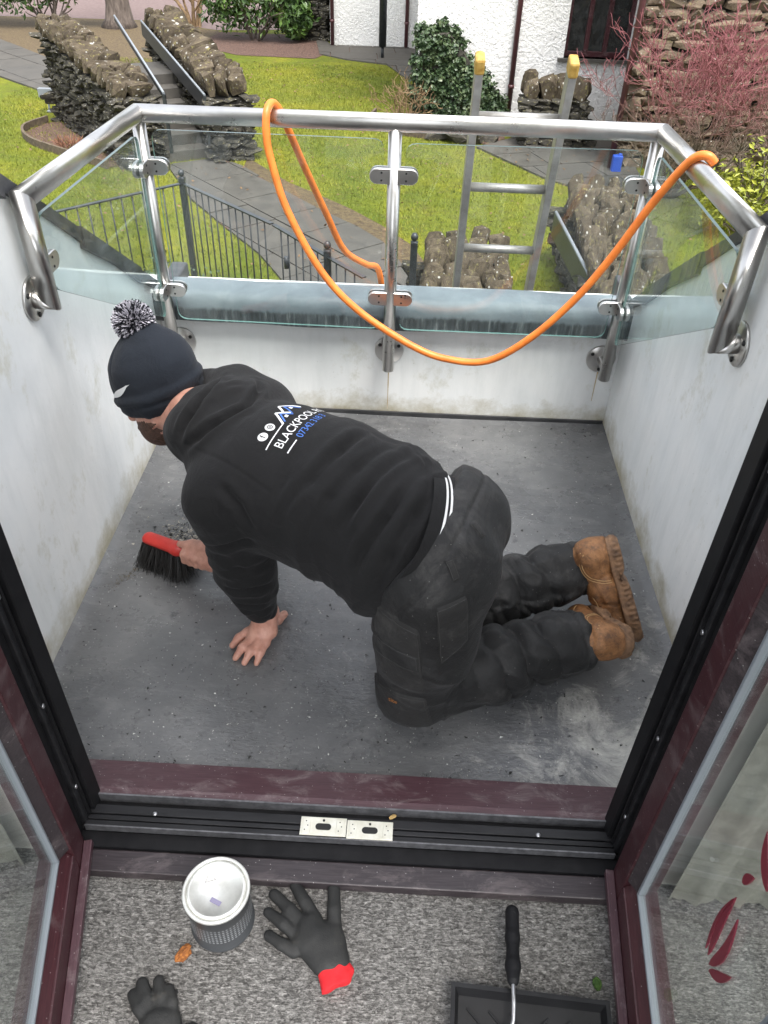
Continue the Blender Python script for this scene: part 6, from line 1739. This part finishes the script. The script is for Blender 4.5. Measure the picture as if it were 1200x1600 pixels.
glove((-0.37, 0.46, 0), 'dark work glove lying at the near edge of the carpet', [((-0.356, 0.455, 0.016), (-0.334, 0.395, 0.016), 0.019, 0.020), ((-0.370, 0.447, 0.016), (-0.350, 0.394, 0.016), 0.018, 0.020), ((-0.338, 0.452, 0.016), (-0.317, 0.396, 0.016), 0.018, 0.019)],
      [([(-0.379, 0.454, 0.016), (-0.394, 0.470, 0.020), (-0.413, 0.490, 0.014)], [0.0116, 0.0110, 0.0099]), ([(-0.371, 0.462, 0.016), (-0.385, 0.483, 0.020), (-0.402, 0.508, 0.014)], [0.0118, 0.0112, 0.0101]), ([(-0.356, 0.466, 0.016), (-0.364, 0.488, 0.020), (-0.374, 0.513, 0.014)], [0.0118, 0.0112, 0.0101]), ([(-0.338, 0.462, 0.016), (-0.344, 0.480, 0.020), (-0.353, 0.502, 0.014)], [0.0111, 0.0106, 0.0095]), ([(-0.323, 0.431, 0.016), (-0.310, 0.437, 0.020), (-0.300, 0.446, 0.014)], [0.0116, 0.0110, 0.0099])],
      None, (-0.50, 0.34, -0.004), (-0.25, 0.60, 0.06))

# ------------------------------------------------------------------ paint tray and roller
ty = empty('paint_tray', (0.25, 0.38, 0), 'black plastic paint tray with ribbed slope at the carpet edge', 'tray'); ty.rotation_euler.z = -0.06
M_tray = varied('black_tray_plastic', (0.005, 0.005, 0.0055), (0.012, 0.012, 0.013), 20, 0.42, 0.15, 0.002, spec=0.35)
TW, TL_ = 0.132, 0.138
m = MB()
def tray_ring(rows):
    b_ = len(m.v)
    for (w_, l0, l1, z0, z1_) in rows: m.v += [(-w_, l0, z0), (w_, l0, z0), (w_, l1, z1_), (-w_, l1, z1_)]
    for k_ in range(len(rows) - 1):
        for j in range(4):
            a = b_ + k_ * 4 + j; c = b_ + k_ * 4 + (j + 1) % 4; m.f.append((a, c, c + 4, a + 4)); m.sm.append(False)
    e_ = b_ + (len(rows) - 1) * 4; m.f.append((e_, e_ + 1, e_ + 2, e_ + 3)); m.sm.append(False)
tray_ring([(TW - 0.006, -TL_ + 0.006, TL_ - 0.006, 0.03, 0.03), (TW, -TL_, TL_, 0.046, 0.046), (TW, -TL_, TL_, 0.050, 0.050), (TW - 0.007, -TL_ + 0.007, TL_ - 0.007, 0.050, 0.050), (TW - 0.014, -TL_ + 0.014, TL_ - 0.014, 0.006, 0.034)])
m.build('tray_body', M_tray, ty)
sl = (0.034 - 0.006) / (2 * TL_ - 0.028)
for j in range(6):
    for s2 in (-1, 1):
        for i in range(3):
            cx, cy = s2 * (0.02 + 0.036 * i), 0.095 - 0.034 * j; a = s2 * 0.75
            m = MB(); z = 0.034 - (0.124 - cy) * sl + 0.001
            Mx = Matrix.Translation((cx, cy, z)) @ Matrix.Rotation(a, 4, 'Z'); m.box((-0.016, -0.0018, -0.002), (0.016, 0.0018, 0.0028), Mx, bevel=0.0008); m.build('rib', M_tray, ty)
rl = empty('paint_roller', (0.232, 0.58, 0.03), 'black handled paint roller resting across the tray', 'roller'); RM_ = Matrix.Translation(-rl.location)
h0, h1 = A(0.240, 0.650, 0.040), A(0.2285, 0.525, 0.066); hd_ = unit(h1 - h0)
g_ = SDF((0.18, 0.48, 0.0), (0.29, 0.70, 0.11), 0.003); g_.chain([h0, h0 + hd_ * 0.05, h0 + hd_ * 0.085, h0 + hd_ * 0.10, h0 + hd_ * 0.125], [0.0125, 0.0125, 0.0105, 0.013, 0.0105], 0.006)
Vv, Qq = g_.mesh(1); o = arrmesh('grip', Vv, Qq, M_rubber, rl); o.matrix_parent_inverse = RM_
m = MB(); m.tube(catmull([h1 - hd_ * 0.01, h1 + hd_ * 0.02, (0.226, 0.485, 0.066), (0.222, 0.462, 0.060), (0.205, 0.452, 0.056), (0.198, 0.43, 0.054), (0.198, 0.38, 0.052), (0.16, 0.36, 0.05)], 5), 0.0034, 10); o = m.build('wire_frame', M_alu, rl); o.matrix_parent_inverse = RM_
m = MB(); m.tube([(0.17, 0.355, 0.050), (0.27, 0.345, 0.050)], 0.02, 20); o = m.build('roller_sleeve', M_curtain, rl); o.matrix_parent_inverse = RM_
m = MB(); m.tube([h0 + A(0, -0.008, 0.0117), h0 + A(0, -0.008, 0.0134)], 0.0042, 12); o = m.build('hang_hole', M_dark, rl); o.matrix_parent_inverse = RM_

# ------------------------------------------------------------------ crumbs
def lump(name, loc, size, mt, label, cat, seed):
    r2 = random.Random(seed); bm = bmesh.new(); bmesh.ops.create_icosphere(bm, subdivisions=3, radius=1)
    for v in bm.verts:
        k_ = 0.75 + 0.5 * float(vnoise(np.array([tuple(v.co * 1.6 + Vector((seed, 3, 1)))]), seed)[0]) + 0.35 * (float(vnoise(np.array([tuple(v.co * 4.1 + Vector((seed, 9, 1)))]), seed)[0]) - 0.5)
        v.co = Vector((v.co.x * size[0], v.co.y * size[1], v.co.z * size[2])) * k_
    m = MB(); m.bm(bm, None, False); bm.free(); o = m.build(name, mt); o.location = loc; return tag(o, label, cat)
M_rust = varied('orange_brown_fibre', (0.16, 0.05, 0.012), (0.38, 0.14, 0.03), 160, 0.9, 0.8, 0.004)
o = lump('rusty_chunk', (-0.343, 0.560, 0.008), (0.016, 0.010, 0.009), M_rust, 'orange brown crumb of debris on the carpet below the tin', 'debris', 3); o.rotation_euler.z = 0.9
M_moss = varied('moss_tuft', (0.02, 0.05, 0.008), (0.06, 0.12, 0.02), 200, 0.95, 0.9, 0.004)
lump('moss_tuft', (0.385, 0.552, 0.005), (0.008, 0.010, 0.006), M_moss, 'small green tuft of moss on the carpet by the tray', 'moss', 5)
M_leafbit = mat('dry_leaf_bit', (0.36, 0.24, 0.09), 0.8)
o = lump('leaf_bit', (0.016, 0.817, 0.05), (0.008, 0.004, 0.002), M_leafbit, 'tan curled leaf scrap on the threshold beside the strike plates', 'debris', 8); o.rotation_euler.z = 0.5
o = lump('dark_crumb', (-0.342, 0.50, 0.003), (0.003, 0.005, 0.003), M_dark, 'tiny black crumb on the carpet between glove and tin', 'debris', 9)
# grit scattered over the membrane: white chips and dark crumbs
def grit(name, n, mt, smin, smax, seed, label, area):
    r_ = np.random.default_rng(seed); vs = []; fs = []
    for i in range(n):
        x, y = area(r_); s_ = smin + (smax - smin) * r_.random() ** 3; z = 0.004 * math.sin(x * 5.1 + 1) * math.sin(y * 4.3) + 0.0003; c = A(x, y, z + s_ * 0.25)
        T = r_.normal(size=(4, 3)); T = T / np.linalg.norm(T, axis=1)[:, None] * s_ * r_.uniform(0.6, 1.2, (4, 1)); T[:, 2] *= 0.45; k_ = len(vs); vs += list(c + T); fs += [(k_, k_ + 1, k_ + 2), (k_, k_ + 2, k_ + 3), (k_, k_ + 3, k_ + 1), (k_ + 1, k_ + 3, k_ + 2)]
    o = arrmesh(name, np.array(vs), np.array(fs), mt, None, False); tag(o, label, 'grit', kind='stuff'); return o
def area_all(r_): return r_.uniform(XL + 0.02, XR - 0.02), 0.93 + 1.40 * r_.random() ** 1.3
M_chip = mat('pale_grit', (0.55, 0.55, 0.52), 0.8); M_crumb = mat('dark_grit', (0.02, 0.02, 0.018), 0.8)
grit('pale_grit', 1500, M_chip, 0.0009, 0.0045, 1, 'pale specks of grit scattered over the grey balcony floor', area_all)
grit('dark_grit', 1500, M_crumb, 0.0012, 0.006, 2, 'dark crumbs of dirt scattered over the grey balcony floor', area_all)
def area_pile(r_): return -0.615 + r_.normal() * 0.045, 1.665 + r_.normal() * 0.045
grit('swept_dirt', 520, M_crumb, 0.001, 0.007, 3, 'swept pile of dark dirt behind the brush head', area_pile)
M_fluff = mat('pale_dry_litter', (0.42, 0.39, 0.33), 0.9)
grit('swept_litter', 1000, M_fluff, 0.001, 0.007, 6, 'pale dry litter mixed into the swept pile', lambda r_: (-0.600 + r_.normal() * 0.045, 1.668 + r_.normal() * 0.045))
M_damp = varied('brown_dirt', (0.06, 0.05, 0.035), (0.13, 0.11, 0.08), 60, 0.9, 0.6, 0.003)
grit('dirt_trail', 500, M_damp, 0.001, 0.004, 7, 'thin trail of brown dirt along the foot of the wall near the brush', lambda r_: (lambda t_: (-0.755 + 0.09 * t_ + r_.normal() * 0.008, 1.46 + 0.13 * t_ + r_.normal() * 0.014))(r_.random()))

# ------------------------------------------------------------------ prints and sewn details on the clothes
def text_mesh(body, size, spacing=1.0):
    cu = bpy.data.curves.new('lettering', 'FONT'); cu.body = body; cu.size = size; cu.space_character = spacing; cu.resolution_u = 3
    ob = bpy.data.objects.new('lettering', cu); col.objects.link(ob); bpy.context.view_layer.update()
    me = bpy.data.meshes.new_from_object(ob.evaluated_get(bpy.context.evaluated_depsgraph_get()))
    P = [(v.co.x, v.co.y) for v in me.vertices]; F = [tuple(p.vertices) for p in me.polygons]
    bpy.data.objects.remove(ob); bpy.data.curves.remove(cu); bpy.data.meshes.remove(me)
    return P, F
TO = A(-0.2412, 1.2656, 0.606); TXx = unit((0.36, 0.93, -0.02)); TYy = unit(A(-0.93, 0.36, 0.05) - TXx * (A(-0.93, 0.36, 0.05) @ TXx)); TDd = -np.cross(TXx, TYy)
def print_on(name, P, F, mt, ox=0.0, oy=0.0, off=0.0012, par=None, sub=True):
    return drape([(x + ox, y + oy) for x, y in P], F, TO, TXx, TYy, TDd, bvh_h, off, name, mt, par or hoodie)
P, F = text_mesh('BLACKPOOL ROO', 0.0268, 0.97); print_on('name_lettering', P, F, M_white_print, 0.0, -0.004)
P, F = text_mesh('07342 318 3', 0.0225, 0.95); print_on('phone_lettering', P, F, M_blue_print, 0.042, -0.027)
def line2(pts, w_):
    top_, bot_ = [], []
    out_p, out_f = [], []
    for i in range(len(pts) - 1):
        a, b_ = Vector(pts[i]), Vector(pts[i + 1]); d = (b_ - a).normalized(); n_ = Vector((-d.y, d.x)) * w_ / 2; K = 8
        for k_ in range(K):
            p, q = a + (b_ - a) * (k_ / K), a + (b_ - a) * ((k_ + 1) / K); s0 = len(out_p)
            out_p += [tuple(p + n_), tuple(p - n_), tuple(q - n_), tuple(q + n_)]; out_f.append((s0, s0 + 1, s0 + 2, s0 + 3))
    return out_p, out_f
P, F = line2([(-0.012, 0.024), (0.060, 0.026)], 0.0024); print_on('white_rule', P, F, M_white_print)
P, F = line2([(-0.004, -0.020), (0.033, -0.020)], 0.0026); print_on('white_rule', P, F, M_white_print)
P, F = line2([(0.060, 0.026), (0.084, 0.058), (0.104, 0.033)], 0.0050); print_on('roof_outline', P, F, M_white_print)
P, F = line2([(0.096, 0.046), (0.118, 0.070), (0.150, 0.034)], 0.0050); print_on('roof_outline', P, F, M_white_print)
P, F = line2([(0.068, 0.026), (0.086, 0.048), (0.102, 0.026)], 0.0036); print_on('blue_roof_outline', P, F, M_blue_print, 0, 0, 0.0016)
P, F = line2([(0.104, 0.030), (0.119, 0.058), (0.142, 0.031)], 0.0036); print_on('blue_roof_outline', P, F, M_blue_print, 0, 0, 0.0016)
for cx_, cy_ in ((0.086, 0.033), (0.122, 0.043)):
    P, F = line2([(cx_ - 0.004, cy_), (cx_ + 0.004, cy_)], 0.007); print_on('roof_window', P, F, M_white_print, 0, 0, 0.002)
def disc(r, n_=20): return [(0, 0)] + [(r * math.cos(2 * math.pi * i / n_), r * math.sin(2 * math.pi * i / n_)) for i in range(n_)], [(0, 1 + i, 1 + (i + 1) % n_) for i in range(n_)]
def ring2(r0, r1, n_=20):
    P = [(r * math.cos(2 * math.pi * i / n_), r * math.sin(2 * math.pi * i / n_)) for r in (r0, r1) for i in range(n_)]; return P, [(i, (i + 1) % n_, n_ + (i + 1) % n_, n_ + i) for i in range(n_)]
P, F = disc(0.0105); print_on('round_badge', P, F, M_white_print, 0.012, 0.045); print_on('round_badge', P, F, M_white_print, 0.040, 0.045)
P, F = text_mesh('f', 0.020); print_on('badge_letter', P, F, M_hoodie, 0.009, 0.0385, 0.0022)
P, F = ring2(0.0045, 0.0060); print_on('badge_ring', P, F, M_hoodie, 0.040, 0.045, 0.0022)
P, F = ring2(0.0015, 0.0026); print_on('badge_ring', P, F, M_hoodie, 0.040, 0.045, 0.0022)

# pockets, loops and tab on the trousers
M_thread = mat('grey_thread', (0.034, 0.033, 0.032), 0.8)
_patch = patch
def patch(name, corners, n, *a):
    o = _patch(name, corners, n, *a)
    co_ = [v.co.copy() for v in o.data.vertices]; idx = lambda i, j: j * (n + 1) + i
    c0 = Vector((0, 0, 0))
    for v in co_: c0 += v
    c0 /= len(co_)
    ring_ = [idx(i, 1) for i in range(1, n)] + [idx(n - 1, j) for j in range(2, n)] + [idx(i, n - 1) for i in range(n - 2, 0, -1)] + [idx(1, j) for j in range(n - 2, 0, -1)]
    mb_ = MB(); mb_.tube([co_[i] + o.data.vertices[i].normal * 0.0003 for i in ring_], 0.0008, 5); st_ = mb_.build('stitching', M_thread, trousers)
    return o
patch('rear_pocket', [(0.075, 0.99, 0.465), (0.135, 1.01, 0.485), (0.150, 1.01, 0.360), (0.100, 0.98, 0.310)], 16, bvh_t, (-0.25, 0.75, -0.6), 0.0042, M_patch, trousers)
patch('holster_pocket', [(-0.045, 1.04, 0.415), (0.048, 0.98, 0.405), (0.072, 0.99, 0.200), (-0.035, 1.03, 0.195)], 18, bvh_t, (0.1, 0.9, -0.4), 0.0052, M_patch, trousers)
patch('pocket_flap', [(-0.045, 1.04, 0.335), (0.055, 0.98, 0.330), (0.060, 0.98, 0.290), (-0.045, 1.03, 0.290)], 10, bvh_t, (0.1, 0.9, -0.4), 0.0085, M_trouser, trousers)
patch('knee_pouch', [(-0.050, 1.03, 0.180), (0.072, 0.98, 0.190), (0.095, 1.00, 0.070), (-0.030, 1.02, 0.060)], 16, bvh_t, (0.1, 0.85, -0.45), 0.0045, M_patch, trousers)
patch('belt_loop', [(0.085, 1.046, 0.535), (0.100, 1.055, 0.540), (0.118, 1.030, 0.500), (0.104, 1.020, 0.498)], 6, bvh_t, (-0.2, 0.6, -0.75), 0.0048, M_patch, trousers)
patch('belt_loop', [(0.130, 1.130, 0.552), (0.140, 1.147, 0.552), (0.162, 1.123, 0.522), (0.152, 1.110, 0.526)], 6, bvh_t, (-0.4, 0.5, -0.75), 0.0048, M_patch, trousers)
P, F = text_mesh('site', 0.0165)
SX = unit((0.034 - 0.0031, 1.0164 - 1.0403, 0.012)); SD = unit((0.15, 0.85, -0.45)); SY = unit(np.cross(SD, SX)) * 1.0
if SY[2] < 0: SY = -SY
drape(P, F, A(0.000, 1.036, 0.134), SX, SY, SD, bvh_t, 0.0062, 'maker_lettering', M_orange_print, trousers, 0.15)
